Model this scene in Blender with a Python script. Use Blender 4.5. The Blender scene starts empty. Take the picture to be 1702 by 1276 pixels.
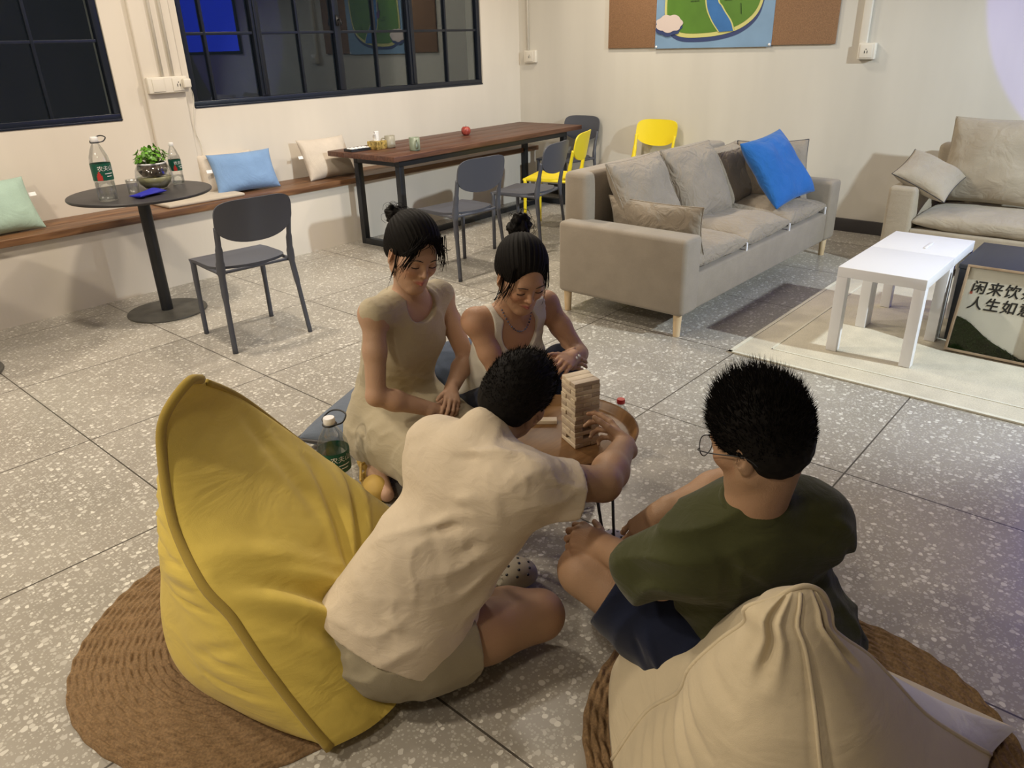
import bpy, bmesh, math, random
import numpy as np
from mathutils import Vector, Matrix
R = math.radians
random.seed(4); rng = np.random.default_rng(7)
scene = bpy.context.scene
COL = bpy.data.collections.new('room'); scene.collection.children.link(COL)

# ---------------------------------------------------------------- camera
cam_d = bpy.data.cameras.new('camera'); cam = bpy.data.objects.new('camera', cam_d); COL.objects.link(cam)
cam.location = (0, 0, 1.5); cam.rotation_euler = (1.14026, 0.02706, -0.85104)
cam_d.sensor_width = 36; cam_d.lens = 26.167; cam_d.clip_start = 0.02
scene.camera = cam
# ---------------------------------------------------------------- world, lamps, exposure
W = bpy.data.worlds.new('night'); scene.world = W; W.use_nodes = True
W.node_tree.nodes['Background'].inputs[0].default_value = (0.010, 0.012, 0.014, 1)
W.node_tree.nodes['Background'].inputs[1].default_value = 1.0
def lamp(name, loc, power, color, size, tgt=None, kind='AREA', **k):
    d = bpy.data.lights.new(name, kind); d.energy = power; d.color = color
    if kind == 'AREA': d.shape = 'DISK'; d.size = size
    else: d.shadow_soft_size = size
    for a, v in k.items(): setattr(d, a, v)
    o = bpy.data.objects.new(name, d); COL.objects.link(o); o.location = loc
    if tgt: o.rotation_euler = (Vector(tgt) - Vector(loc)).to_track_quat('-Z', 'Y').to_euler()
    return o
for i_, x_ in enumerate((-.3, 1.75, 3.7, 5.5)):
    lamp('ceiling_lamp_window', (x_, 3.85, 3.05), (34, 46, 42, 28)[i_], (1.0, .87, .70), .25)
lamp('fill_light_middle', (2.9, 2.6, 3.05), 9, (1.0, .90, .76), .3)  # weak fill added to lift the ambient level, not a fixture of the room
lamp('ceiling_lamp_far_left', (-1.2, 2.5, 3.05), 62, (1.0, .87, .68), .3)
lamp('ceiling_lamp_sofa', (4.1, -2.5, 3.0), 820, (.86, .96, 1.0), .06, (4.9, 1.2, .3), 'SPOT', spot_size=R(66), spot_blend=.55)
lamp('fill_light_behind', (-1.0, .5, 3.05), 20, (1.0, .86, .68), .4)  # added fill giving front light from the camera side, not a known fixture
lamp('projector_beam', (2.6, -.6, 2.7), 320, (.13, .10, 1.0), .01, (6.42, -.10, 2.0), 'SPOT', spot_size=R(38.5), spot_blend=.04)
vs = scene.view_settings; vs.view_transform = 'Standard'; vs.look = 'None'; vs.gamma = 1; vs.use_curve_mapping = False
vs.exposure = 0.15

# ---------------------------------------------------------------- materials
def mat(name, color, rough=.6, var=.0, vscale=8, bump=.0, bscale=60, metal=0, spec=.5, sheen=0, stretch=None, alpha=None, coat=0, detail=3):
    m = bpy.data.materials.new(name); m.use_nodes = True; nt = m.node_tree; N = nt.nodes; L = nt.links
    b = N['Principled BSDF']; c = tuple(color) + (1,) if len(color) == 3 else color
    b.inputs['Base Color'].default_value = c; b.inputs['Roughness'].default_value = rough
    b.inputs['Metallic'].default_value = metal; b.inputs['Specular IOR Level'].default_value = spec
    b.inputs['Sheen Weight'].default_value = sheen; b.inputs['Coat Weight'].default_value = coat
    tc = N.new('ShaderNodeTexCoord'); src = tc.outputs['Object']
    if stretch:
        mp = N.new('ShaderNodeMapping'); mp.inputs['Scale'].default_value = stretch; L.new(src, mp.inputs[0]); src = mp.outputs[0]
    if var:
        n = N.new('ShaderNodeTexNoise'); n.inputs['Scale'].default_value = vscale; n.inputs['Detail'].default_value = detail; L.new(src, n.inputs['Vector'])
        r = N.new('ShaderNodeValToRGB'); r.color_ramp.elements[0].position = .3; r.color_ramp.elements[1].position = .7
        r.color_ramp.elements[0].color = tuple(x*(1-var) for x in c[:3]) + (1,); r.color_ramp.elements[1].color = tuple(min(1, x*(1+var)) for x in c[:3]) + (1,)
        L.new(n.outputs[0], r.inputs[0]); L.new(r.outputs[0], b.inputs['Base Color'])
    if bump:
        n2 = N.new('ShaderNodeTexNoise'); n2.inputs['Scale'].default_value = bscale; n2.inputs['Detail'].default_value = 4; L.new(src, n2.inputs['Vector'])
        bp = N.new('ShaderNodeBump'); bp.inputs['Strength'].default_value = bump; bp.inputs['Distance'].default_value = .01
        L.new(n2.outputs[0], bp.inputs['Height']); L.new(bp.outputs[0], b.inputs['Normal'])
    return m
def fabric(name, color, scale=420, var=.10, bump=.25, rough=.9, wr=.0, wscale=6):
    """woven cloth: two crossed wave threads in the bump, blotchy tone, optional broad creases"""
    m = mat(name, color, rough, spec=.2, sheen=.15); nt = m.node_tree; N = nt.nodes; L = nt.links; b = N['Principled BSDF']
    tc = N.new('ShaderNodeTexCoord')
    n = N.new('ShaderNodeTexNoise'); n.inputs['Scale'].default_value = 9; n.inputs['Detail'].default_value = 5; L.new(tc.outputs['Object'], n.inputs['Vector'])
    n2 = N.new('ShaderNodeTexNoise'); n2.inputs['Scale'].default_value = scale; n2.inputs['Detail'].default_value = 1; L.new(tc.outputs['Object'], n2.inputs['Vector'])
    mx = N.new('ShaderNodeMath'); mx.operation = 'ADD'; L.new(n.outputs[0], mx.inputs[0]); L.new(n2.outputs[0], mx.inputs[1])
    r = N.new('ShaderNodeValToRGB'); r.color_ramp.elements[0].position = .35; r.color_ramp.elements[1].position = .65
    r.color_ramp.elements[0].color = tuple(x*(1-var) for x in color) + (1,); r.color_ramp.elements[1].color = tuple(min(1, x*(1+var)) for x in color) + (1,)
    h = N.new('ShaderNodeMath'); h.operation = 'MULTIPLY'; h.inputs[1].default_value = .5; L.new(mx.outputs[0], h.inputs[0])
    L.new(h.outputs[0], r.inputs[0]); L.new(r.outputs[0], b.inputs['Base Color'])
    bp = N.new('ShaderNodeBump'); bp.inputs['Strength'].default_value = bump; bp.inputs['Distance'].default_value = .002
    L.new(n2.outputs[0], bp.inputs['Height']); last = bp
    if wr:
        mp = N.new('ShaderNodeMapping'); mp.inputs['Scale'].default_value = (1, 1, 2.2); L.new(tc.outputs['Object'], mp.inputs[0])
        n3 = N.new('ShaderNodeTexNoise'); n3.inputs['Scale'].default_value = wscale; n3.inputs['Detail'].default_value = 3; n3.inputs['Distortion'].default_value = 1.2; L.new(mp.outputs[0], n3.inputs['Vector'])
        b2 = N.new('ShaderNodeBump'); b2.inputs['Strength'].default_value = wr; b2.inputs['Distance'].default_value = .03
        L.new(n3.outputs[0], b2.inputs['Height']); L.new(bp.outputs[0], b2.inputs['Normal']); last = b2
    L.new(last.outputs[0], b.inputs['Normal'])
    return m
def wood(name, c0, c1, stretch=(1.2, 14, 14), scale=3, rough=.45, bump=.1):
    m = mat(name, c0, rough); nt = m.node_tree; N = nt.nodes; L = nt.links; b = N['Principled BSDF']
    tc = N.new('ShaderNodeTexCoord'); mp = N.new('ShaderNodeMapping'); mp.inputs['Scale'].default_value = stretch; L.new(tc.outputs['Object'], mp.inputs[0])
    n = N.new('ShaderNodeTexNoise'); n.inputs['Scale'].default_value = scale; n.inputs['Detail'].default_value = 6; n.inputs['Distortion'].default_value = .6; L.new(mp.outputs[0], n.inputs['Vector'])
    r = N.new('ShaderNodeValToRGB'); r.color_ramp.elements[0].position = .35; r.color_ramp.elements[1].position = .68
    r.color_ramp.elements[0].color = tuple(c0) + (1,); r.color_ramp.elements[1].color = tuple(c1) + (1,)
    L.new(n.outputs[0], r.inputs[0]); L.new(r.outputs[0], b.inputs['Base Color'])
    bp = N.new('ShaderNodeBump'); bp.inputs['Strength'].default_value = bump; bp.inputs['Distance'].default_value = .004; L.new(n.outputs[0], bp.inputs['Height']); L.new(bp.outputs[0], b.inputs['Normal'])
    return m
def clear(name, tint=(1, 1, 1), gloss=.12, rough=.03, fm=.6):
    """thin clear plastic or pane: sees through, with a fresnel reflection"""
    m = bpy.data.materials.new(name); m.use_nodes = True; nt = m.node_tree; N = nt.nodes; L = nt.links; N.remove(N['Principled BSDF'])
    t = N.new('ShaderNodeBsdfTransparent'); t.inputs[0].default_value = tuple(tint) + (1,)
    g = N.new('ShaderNodeBsdfGlossy'); g.inputs['Roughness'].default_value = rough
    lw = N.new('ShaderNodeLayerWeight'); lw.inputs[0].default_value = .35
    ml = N.new('ShaderNodeMath'); ml.operation = 'MULTIPLY_ADD'; ml.inputs[1].default_value = fm; ml.inputs[2].default_value = gloss; ml.use_clamp = True
    L.new(lw.outputs['Fresnel'], ml.inputs[0]); mx = N.new('ShaderNodeMixShader'); L.new(ml.outputs[0], mx.inputs[0]); L.new(t.outputs[0], mx.inputs[1]); L.new(g.outputs[0], mx.inputs[2])
    L.new(mx.outputs[0], N['Material Output'].inputs['Surface'])
    return m
def emis(name, color, s):
    m = mat(name, color); b = m.node_tree.nodes['Principled BSDF']; b.inputs['Emission Color'].default_value = tuple(color) + (1,); b.inputs['Emission Strength'].default_value = s
    return m
def attr_mat(name, rough=.5, sss=.0, bump=.15, bscale=300, spec=.4):
    """colour comes from the mesh's own 'tone' attribute (skin, lips, nails ...)"""
    m = mat(name, (.5, .4, .3), rough, bump=bump, bscale=bscale, spec=spec); nt = m.node_tree; N = nt.nodes; b = N['Principled BSDF']
    a = N.new('ShaderNodeAttribute'); a.attribute_name = 'tone'; nt.links.new(a.outputs['Color'], b.inputs['Base Color'])
    if sss: b.inputs['Subsurface Weight'].default_value = sss; b.inputs['Subsurface Radius'].default_value = (1, .35, .2); b.inputs['Subsurface Scale'].default_value = .008
    return m

def terrazzo():
    m = mat('terrazzo', (.4, .39, .36), .30, spec=.45); nt = m.node_tree; N = nt.nodes; L = nt.links; b = N['Principled BSDF']
    tc = N.new('ShaderNodeTexCoord'); src = tc.outputs['Object']
    def chips(scale, lo, hi, seed):
        mp = N.new('ShaderNodeMapping'); mp.inputs['Location'].default_value = (seed, seed*2, 0); L.new(src, mp.inputs[0])
        nz = N.new('ShaderNodeTexNoise'); nz.inputs['Scale'].default_value = scale*.9; nz.inputs['Detail'].default_value = 1; L.new(mp.outputs[0], nz.inputs['Vector'])
        ad = N.new('ShaderNodeVectorMath'); ad.operation = 'MULTIPLY_ADD'; ad.inputs[1].default_value = (.35/scale,)*3; L.new(nz.outputs['Color'], ad.inputs[0]); L.new(mp.outputs[0], ad.inputs[2])
        v = N.new('ShaderNodeTexVoronoi'); v.voronoi_dimensions = '2D'; v.inputs['Scale'].default_value = scale; L.new(ad.outputs[0], v.inputs['Vector'])
        sep = N.new('ShaderNodeSeparateColor'); L.new(v.outputs['Color'], sep.inputs[0])
        # chip radius differs from cell to cell
        th = N.new('ShaderNodeMapRange'); th.inputs['To Min'].default_value = lo; th.inputs['To Max'].default_value = hi; L.new(sep.outputs[0], th.inputs['Value'])
        lt = N.new('ShaderNodeMath'); lt.operation = 'SUBTRACT'; L.new(th.outputs[0], lt.inputs[0]); L.new(v.outputs['Distance'], lt.inputs[1])
        cl = N.new('ShaderNodeMath'); cl.operation = 'MULTIPLY'; cl.inputs[1].default_value = 14; cl.use_clamp = True; L.new(lt.outputs[0], cl.inputs[0])
        return cl.outputs[0], sep.outputs[1]
    base = N.new('ShaderNodeTexNoise'); base.inputs['Scale'].default_value = 2.2; base.inputs['Detail'].default_value = 8; L.new(src, base.inputs['Vector'])
    rb = N.new('ShaderNodeValToRGB'); rb.color_ramp.elements[0].position = .3; rb.color_ramp.elements[1].position = .7
    rb.color_ramp.elements[0].color = (.29, .268, .232, 1); rb.color_ramp.elements[1].color = (.37, .345, .302, 1); L.new(base.outputs[0], rb.inputs[0])
    cur = rb.outputs[0]
    for sc, lo, hi, seed, ca, cb in ((120, -.35, .62, 3.1, (.38, .36, .32), (.52, .50, .45)), (54, -.60, .58, 9.7, (.42, .40, .36), (.70, .68, .62))):
        mk, rnd = chips(sc, lo, hi, seed)
        cr = N.new('ShaderNodeValToRGB'); cr.color_ramp.elements[0].color = ca + (1,); cr.color_ramp.elements[1].color = cb + (1,); L.new(rnd, cr.inputs[0])
        mx = N.new('ShaderNodeMixRGB'); L.new(mk, mx.inputs[0]); L.new(cur, mx.inputs[1]); L.new(cr.outputs[0], mx.inputs[2]); cur = mx.outputs[0]
    sp = N.new('ShaderNodeSeparateXYZ'); L.new(src, sp.inputs[0])
    lines = []
    for ax, off in ((0, .8856), (1, 4.088)):
        s = N.new('ShaderNodeMath'); s.operation = 'SUBTRACT'; s.inputs[1].default_value = off - .854*20; L.new(sp.outputs[ax], s.inputs[0])
        d = N.new('ShaderNodeMath'); d.operation = 'DIVIDE'; d.inputs[1].default_value = .854; L.new(s.outputs[0], d.inputs[0])
        f = N.new('ShaderNodeMath'); f.operation = 'FRACT'; L.new(d.outputs[0], f.inputs[0])
        a = N.new('ShaderNodeMath'); a.operation = 'SUBTRACT'; a.inputs[1].default_value = .5; L.new(f.outputs[0], a.inputs[0])
        ab = N.new('ShaderNodeMath'); ab.operation = 'ABSOLUTE'; L.new(a.outputs[0], ab.inputs[0])
        g = N.new('ShaderNodeMath'); g.operation = 'GREATER_THAN'; g.inputs[1].default_value = .5 - .0036; L.new(ab.outputs[0], g.inputs[0]); lines.append(g.outputs[0])
    mxx = N.new('ShaderNodeMath'); mxx.operation = 'MAXIMUM'; L.new(lines[0], mxx.inputs[0]); L.new(lines[1], mxx.inputs[1])
    fin = N.new('ShaderNodeMixRGB'); L.new(mxx.outputs[0], fin.inputs[0]); L.new(cur, fin.inputs[1]); fin.inputs[2].default_value = (.075, .066, .055, 1)
    L.new(fin.outputs[0], b.inputs['Base Color'])
    return m

M = dict(
    terrazzo=terrazzo(),
    wall=mat('wall_paint', (.68, .63, .555), .85, var=.05, vscale=1.6, bump=.12, bscale=14, stretch=(1.5, 1.5, .35)),
    wall_back=mat('wall_paint_back', (.63, .605, .545), .85, var=.06, vscale=1.7, bump=.12, bscale=14, stretch=(1.5, 1.5, .25)),
    ceiling=mat('ceiling_paint', (.55, .52, .46), .9),
    black_metal=mat('black_metal', (.012, .014, .018), .4, bump=.05),
    frame_paint=mat('window_frame_paint', (.008, .012, .022), .32, bump=.15, bscale=40),
    baseboard=mat('baseboard_paint', (.045, .042, .045), .5),
    grey_plastic=mat('grey_plastic', (.075, .080, .100), .42, spec=.45),
    yellow_plastic=mat('yellow_plastic', (.82, .66, .02), .38, spec=.45),
    table_wood=wood('dark_table_wood', (.070, .028, .016), (.155, .068, .040)),
    bench_wood=wood('bench_wood', (.085, .036, .016), (.25, .125, .055), scale=2.2),
    tray_wood=wood('tray_wood', (.15, .072, .024), (.23, .122, .045), stretch=(3, 16, 3), scale=2, rough=.4),
    pale_wood=wood('pale_wood', (.60, .44, .25), (.72, .56, .36), stretch=(20, 20, 3), scale=2),
    block_wood=wood('block_wood', (.56, .46, .33), (.70, .60, .45), stretch=(5, 40, 40), scale=2),
    block_wood2=wood('block_wood_dark', (.40, .32, .24), (.52, .43, .33), stretch=(5, 40, 40), scale=2),
    white=mat('white_laminate', (.80, .80, .82), .4),
    white_plastic=mat('white_plastic', (.72, .68, .60), .4),
    bistro=mat('bistro_top', (.035, .033, .036), .42, var=.2, vscale=10),
    base_metal=mat('bistro_base', (.075, .072, .062), .5, var=.25, vscale=12),
    sofa=fabric('sofa_linen', (.29, .25, .20), wr=.06, wscale=5),
    sofa_cush=fabric('sofa_cushion_linen', (.30, .255, .20), wr=.7, wscale=9),
    sofa2=fabric('sofa_light_linen', (.37, .32, .245), wr=.12, wscale=7), sofa2_cush=fabric('sofa_light_cushion', (.38, .33, .255), wr=.4, wscale=7),
    blue=fabric('blue_cotton', (.022, .13, .42), wr=.5, wscale=7),
    lightblue=fabric('light_blue_cotton', (.20, .33, .56), wr=.3),
    cream=fabric('cream_cotton', (.60, .53, .45), wr=.3),
    mint=fabric('mint_cotton', (.38, .52, .45), wr=.3),
    bean_yellow=fabric('bean_yellow', (.62, .475, .10), scale=700, var=.05, wr=.25, wscale=5),
    bean_trim=fabric('bean_piping', (.36, .26, .055), scale=700, var=.08),
    bean_cream=fabric('bean_cream', (.58, .495, .345), scale=700, var=.04, wr=.25, wscale=5),
    bean_white=fabric('bean_white_panel', (.62, .60, .62), scale=700, var=.04, wr=.3),
    mat_jute=mat('jute_rope', (.21, .130, .062), .9, var=.30, vscale=160, bump=.3, bscale=400),
    rug=fabric('rug_weave', (.56, .52, .42), scale=160, var=.12, bump=.5),
    rug_line=fabric('rug_border', (.62, .60, .50), scale=160, var=.08),
    cork=mat('cork', (.27, .150, .078), .9, var=.22, vscale=150, bump=.3, bscale=200),
    screen=emis('projected_blue', (.02, .07, 1.0), 1.7),
    pane=clear('window_pane', (.8, .85, .88), .035, .0, .34),
    pet=clear('clear_bottle', (.975, .985, .985), .05, .08, .4),
    water=clear('bottle_water', (.95, .97, .97), .04, .02, .4),
    label_green=mat('label_green', (.004, .085, .055), .4), label_red=mat('label_red', (.50, .035, .03), .4), label_white=mat('label_white', (.8, .8, .8), .5),
    dark_ground=mat('night_ground', (.02, .02, .018), .9),
)

# ---------------------------------------------------------------- object helpers
def tag(o, label=None, cat=None, group=None, kind=None):
    if label: o['label'] = label
    if cat: o['category'] = cat
    if group: o['group'] = group
    if kind: o['kind'] = kind
    return o
def empty(name, loc, rz=0, label=None, cat=None, group=None):
    o = bpy.data.objects.new(name, None); COL.objects.link(o); o.location = loc; o.rotation_euler = (0, 0, rz); o.empty_display_size = .1
    return tag(o, label, cat, group)
def mk(name, V, F, m, parent=None, smooth=False, bevel=0, sub=0, angle=None, mats=None, fm=None):
    me = bpy.data.meshes.new(name)
    V = np.asarray(V, dtype=np.float32).reshape(-1, 3)
    if isinstance(F, np.ndarray) and F.ndim == 2:
        n, k = F.shape; me.vertices.add(len(V)); me.vertices.foreach_set('co', V.ravel()); me.loops.add(n*k); me.loops.foreach_set('vertex_index', F.astype(np.int32).ravel())
        me.polygons.add(n); me.polygons.foreach_set('loop_start', np.arange(0, n*k, k, dtype=np.int32)); me.update(calc_edges=True); me.validate()
    else:
        me.from_pydata(V.tolist(), [], [list(f) for f in F]); me.update()
    for x in (mats or [m]): me.materials.append(x)
    if fm is not None: me.polygons.foreach_set('material_index', np.asarray(fm, dtype=np.int32))
    me.polygons.foreach_set('use_smooth', np.full(len(me.polygons), bool(smooth)))
    o = bpy.data.objects.new(name, me); COL.objects.link(o)
    if parent is not None: o.parent = parent
    if bevel:
        b = o.modifiers.new('bevel', 'BEVEL'); b.width = bevel; b.segments = 3; b.limit_method = 'ANGLE'; b.angle_limit = R(40); b.harden_normals = False
        me.polygons.foreach_set('use_smooth', np.full(len(me.polygons), True))
    if sub:
        s = o.modifiers.new('sub', 'SUBSURF'); s.levels = sub; s.render_levels = sub
    if angle is not None:
        me.set_sharp_from_angle(angle=R(angle)) if hasattr(me, 'set_sharp_from_angle') else None
    return o
class MB:
    """collects simple shapes into one mesh"""
    def __init__(s): s.V = []; s.F = []; s.m = []; s.mi = 0
    def add(s, V, F):
        b = len(s.V); s.V += [tuple(v) for v in V]; s.F += [tuple(i + b for i in f) for f in F]; s.m += [s.mi]*len(F); return s
    def box(s, lo, hi, M_=None):
        (a, b, c), (d, e, f) = lo, hi
        V = [(a, b, c), (d, b, c), (d, e, c), (a, e, c), (a, b, f), (d, b, f), (d, e, f), (a, e, f)]
        if M_ is not None: V = [tuple(M_ @ Vector(v)) for v in V]
        return s.add(V, [(3, 2, 1, 0), (4, 5, 6, 7), (0, 1, 5, 4), (1, 2, 6, 5), (2, 3, 7, 6), (3, 0, 4, 7)])
    def lathe(s, prof, c=(0, 0, 0), n=40, caps=True, M_=None):
        V = []; F = []
        for (r, z) in prof:
            for i in range(n):
                a = 2*math.pi*i/n; V.append((c[0]+r*math.cos(a), c[1]+r*math.sin(a), c[2]+z))
        for k in range(len(prof)-1):
            for i in range(n):
                j = (i+1) % n; F.append((k*n+i, k*n+j, (k+1)*n+j, (k+1)*n+i))
        if caps: F.append(tuple(range(n-1, -1, -1))); F.append(tuple((len(prof)-1)*n+i for i in range(n)))
        if M_ is not None: V = [tuple(M_ @ Vector(v)) for v in V]
        return s.add(V, F)
    def tube(s, path, r, n=10, closed=False, flat=1.0, up=(0, 0, 1), caps=True):
        P = [Vector(p) for p in path]; k = len(P); rr = r if hasattr(r, '__len__') else [r]*k; V = []; F = []; prev = None
        for i, p in enumerate(P):
            t = (P[(i+1) % k] - P[i-1]) if closed else (P[min(i+1, k-1)] - P[max(i-1, 0)])
            t.normalize()
            if prev is None: a = Vector(up).cross(t); a = a if a.length > 1e-3 else Vector((1, 0, 0)).cross(t)
            else: a = prev - t*prev.dot(t)
            a.normalize(); b = t.cross(a); prev = a
            for j in range(n):
                w = 2*math.pi*j/n; V.append(tuple(p + a*rr[i]*math.cos(w) + b*rr[i]*flat*math.sin(w)))
        for i in range(k if closed else k-1):
            i2 = (i+1) % k
            for j in range(n): j2 = (j+1) % n; F.append((i*n+j, i*n+j2, i2*n+j2, i2*n+j))
        if not closed and caps: F.append(tuple(range(n-1, -1, -1))); F.append(tuple((k-1)*n+j for j in range(n)))
        return s.add(V, F)
    def build(s, name, m, parent=None, **k):
        mats = k.pop('mats', None)
        return mk(name, s.V, s.F, m, parent, mats=mats, fm=s.m if mats else None, **k)
def smooth_path(P, n=8, closed=False):
    """Catmull-Rom through the points"""
    P = [np.array(p, float) for p in P]; k = len(P); out = []
    for i in range(k if closed else k-1):
        if closed: a, b, c, d = P[i-1], P[i], P[(i+1) % k], P[(i+2) % k]
        else: a, b, c, d = P[max(i-1, 0)], P[i], P[i+1], P[min(i+2, k-1)]
        for j in range(n):
            t = j/n; out.append(.5*((2*b) + (-a+c)*t + (2*a-5*b+4*c-d)*t*t + (-a+3*b-3*c+d)*t**3))
    if not closed: out.append(P[-1])
    return out
def wobble(P, scale, seed, n=7):
    """smooth pseudo noise in about -1..1 at the points P (N,3)"""
    g = np.random.default_rng(seed); o = np.zeros(len(P))
    for i in range(n):
        d = g.normal(size=3); d /= np.linalg.norm(d); f = scale*(.5+1.3*g.random()); q = P@d*f + g.random()*6.28
        d2 = g.normal(size=3); d2 /= np.linalg.norm(d2)
        o += np.sin(q + 1.1*np.sin(P@d2*f*.7 + g.random()*6.28))
    return o/n**.5*.8
def pillow(name, w, h, t, m, parent=None, n=36, wr=.006, seed=1, pinch=.07, pw=.55, piping=0, pmat=None, ears=.0):
    """soft cushion lying in its own xy plane, centred at the origin"""
    u = np.linspace(-1, 1, n); U, Vv = np.meshgrid(u, u, indexing='ij')
    # denser rows at the edges
    U = np.sin(U*math.pi/2)*.5+U*.5; Vv = np.sin(Vv*math.pi/2)*.5+Vv*.5
    X = w/2*U*(1 - pinch*(1-Vv**2)) * (1+ears*(np.abs(U*Vv)**4)); Y = h/2*Vv*(1 - pinch*(1-U**2)) * (1+ears*(np.abs(U*Vv)**4))
    T = t/2*np.maximum((1-np.abs(U)**3.2)*(1-np.abs(Vv)**3.2), 0)**pw
    sides = []
    for sgn in (1, -1):
        P = np.stack([X, Y, sgn*T], -1).reshape(-1, 3)
        e = (T.reshape(-1)/(t/2))
        rim = np.clip(1.3-e, 0, 1)
        P[:, 2] += sgn*wobble(P, 16/max(w, .3)*.5, seed+(sgn > 0))*wr*e + sgn*wobble(P*[1, 1, 0], 38, seed+5+(sgn > 0))*wr*.5*e*rim
        sides.append(P)
    V = np.concatenate(sides); idx = np.arange(n*n).reshape(n, n)
    q = np.stack([idx[:-1, :-1], idx[1:, :-1], idx[1:, 1:], idx[:-1, 1:]], -1).reshape(-1, 4)
    F = np.concatenate([q, q[:, ::-1] + n*n])
    # weld the rims
    rim = np.zeros((n, n), bool); rim[0] = rim[-1] = True; rim[:, 0] = rim[:, -1] = True
    r = idx[rim]; mp = np.arange(2*n*n); mp[r+n*n] = r; V[r, 2] = 0; F = mp[F]
    keep = np.unique(F); new = -np.ones(2*n*n, int); new[keep] = np.arange(len(keep))
    o = mk(name, V[keep], new[F], m, parent, smooth=True)
    if piping:
        ring = [V[idx[i, 0]] for i in range(n)] + [V[idx[-1, j]] for j in range(1, n)] + [V[idx[i, -1]] for i in range(n-2, -1, -1)] + [V[idx[0, j]] for j in range(n-2, 0, -1)]
        MB().tube(ring, piping, 6, closed=True).build('piping', pmat or m, o, smooth=True)
    return o
def copy_tree(o, parent=None):
    c = o.copy(); COL.objects.link(c)
    if parent is not None: c.parent = parent
    for ch in list(o.children): copy_tree(ch, c)
    return c
def text_geo(s, size, depth=0.0, spacing=1.0, bold=0.0):
    cu = bpy.data.curves.new('lettering', 'FONT'); cu.body = s; cu.size = size; cu.extrude = depth; cu.space_character = spacing; cu.offset = bold
    o = bpy.data.objects.new('lettering', cu); COL.objects.link(o)
    dg = bpy.context.evaluated_depsgraph_get(); dg.update(); me = bpy.data.meshes.new_from_object(o.evaluated_get(dg))
    V = [tuple(v.co) for v in me.vertices]; F = [tuple(p.vertices) for p in me.polygons]
    bpy.data.objects.remove(o); bpy.data.curves.remove(cu); bpy.data.meshes.remove(me)
    return V, F
# ================================================================= the room
XB, YW, YF, HC = 6.42, 5.53, 5.15, 3.2
XL, YN = -3.6, -4.6           # the walls behind the camera
def st(o): o['kind'] = 'structure'; return o
st(MB().box((XL, YN, -.1), (XB+.2, YW+.2, 0)).build('floor', M['terrazzo']))
st(MB().box((XL-.2, YN-.2, HC), (XB+.2, YW+.2, HC+.15)).build('ceiling', M['ceiling']))
st(MB().box((XB, YN, 0), (XB+.2, YW+.2, HC)).build('wall_back', M['wall_back']))
st(MB().box((XL-.2, YN, 0), (XL, YW+.2, HC)).build('wall_left', M['wall']))
st(MB().box((XL, YN-.2, 0), (XB+.2, YN, HC)).build('wall_front', M['wall']))
W1 = (-1.9, 2.275, 1.087, 2.62); W2 = (2.797, 5.852, 1.125, 2.62)
w = MB(); y0, y1 = YW, YW+.2
w.box((XL, y0, 0), (XB, y1, W1[2])); w.box((W1[1], y0, W1[2]), (XB, y1, W2[2])); w.box((XL, y0, 2.62), (XB, y1, HC))
w.box((XL, y0, W1[2]), (W1[0], y1, 2.62)); w.box((W1[1], y0, W2[2]), (W2[0], y1, 2.62)); w.box((W2[1], y0, W2[2]), (XB, y1, 2.62))
st(w.build('wall_window', M['wall']))
st(MB().box((2.452, YW-.035, .52), (2.735, YW, HC)).build('trim_1', M['wall'], bevel=.01))   # shallow pilaster between the windows
st(MB().box((XL, YF, 0), (6.2, YW, .478)).build('trim_2', M['wall']))                  # masonry under the bench
st(MB().box((XB-.016, YN, 0), (XB, YF, .105)).build('baseboard_back', M['baseboard'], bevel=.003))
def window(name, x0, x1, z0, z1, thick, thin, zt):
    f = MB(); yb0, yb1 = YW+.012, YW+.06; t = .045
    f.box((x0, yb0, z0), (x1, yb1, z0+t)); f.box((x0, yb0, z1-t), (x1, yb1, z1)); f.box((x0, yb0, z0+t), (x0+t, yb1, z1-t)); f.box((x1-t, yb0, z0+t), (x1, yb1, z1-t))
    o = st(f.build(name, M['frame_paint'], bevel=.004))
    for x in thick:
        MB().box((x-.036, yb0-.004, z0+t), (x+.036, yb1-.002, z1-t)).box((x-.012, yb0-.014, z0+t+.01), (x+.012, yb0, z1-t-.01)).build('mullion', M['frame_paint'], o, bevel=.004)
    for x in thin: MB().box((x-.010, yb0+.008, z0+t), (x+.010, yb1-.012, z1-t)).build('glazing_bar', M['frame_paint'], o, bevel=.002)
    for z in zt: MB().box((x0+t, yb0+.010, z-.010), (x1-t, yb1-.014, z+.010)).build('glazing_bar', M['frame_paint'], o, bevel=.002)
    MB().box((x0+t-.01, YW+.040, z0+t-.01), (x1-t+.01, YW+.044, z1-t+.01)).build('pane', M['pane'], o)
    sl = MB(); sl.box((x0+.006, YW-.006, z0-.002), (x1-.006, YW+.012, z0+.012)); sl.build('bottom_rail', M['frame_paint'], o, bevel=.003)
    return o
window('window_1', *W1, [.95, -.3], [1.845, 1.4, .5, 0.1, -.8], [1.58, 2.1])
w2 = window('window_2', *W2, [3.405, 4.95], [2.985, 3.78, 4.55, 5.397], [1.615, 2.1])
MB().box((4.118, YW+.008, W2[2]+.045), (4.178, YW+.058, 2.57)).build('mullion', M['frame_paint'], w2, bevel=.004)
MB().tube([(4.15, YW-.005, 1.70), (4.15, YW-.035, 1.71), (4.155, YW-.045, 1.66)], .006, 8).box((4.138, YW-.006, 1.66), (4.162, YW+.01, 1.74)).build('latch', M['black_metal'], w2, smooth=True)
# ground outside the windows, the dark of night put into its colour
st(MB().box((XL-6, YW+.6, -.6), (XB+6, YW+9, -.5)).build('trim_3', M['dark_ground']))

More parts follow.
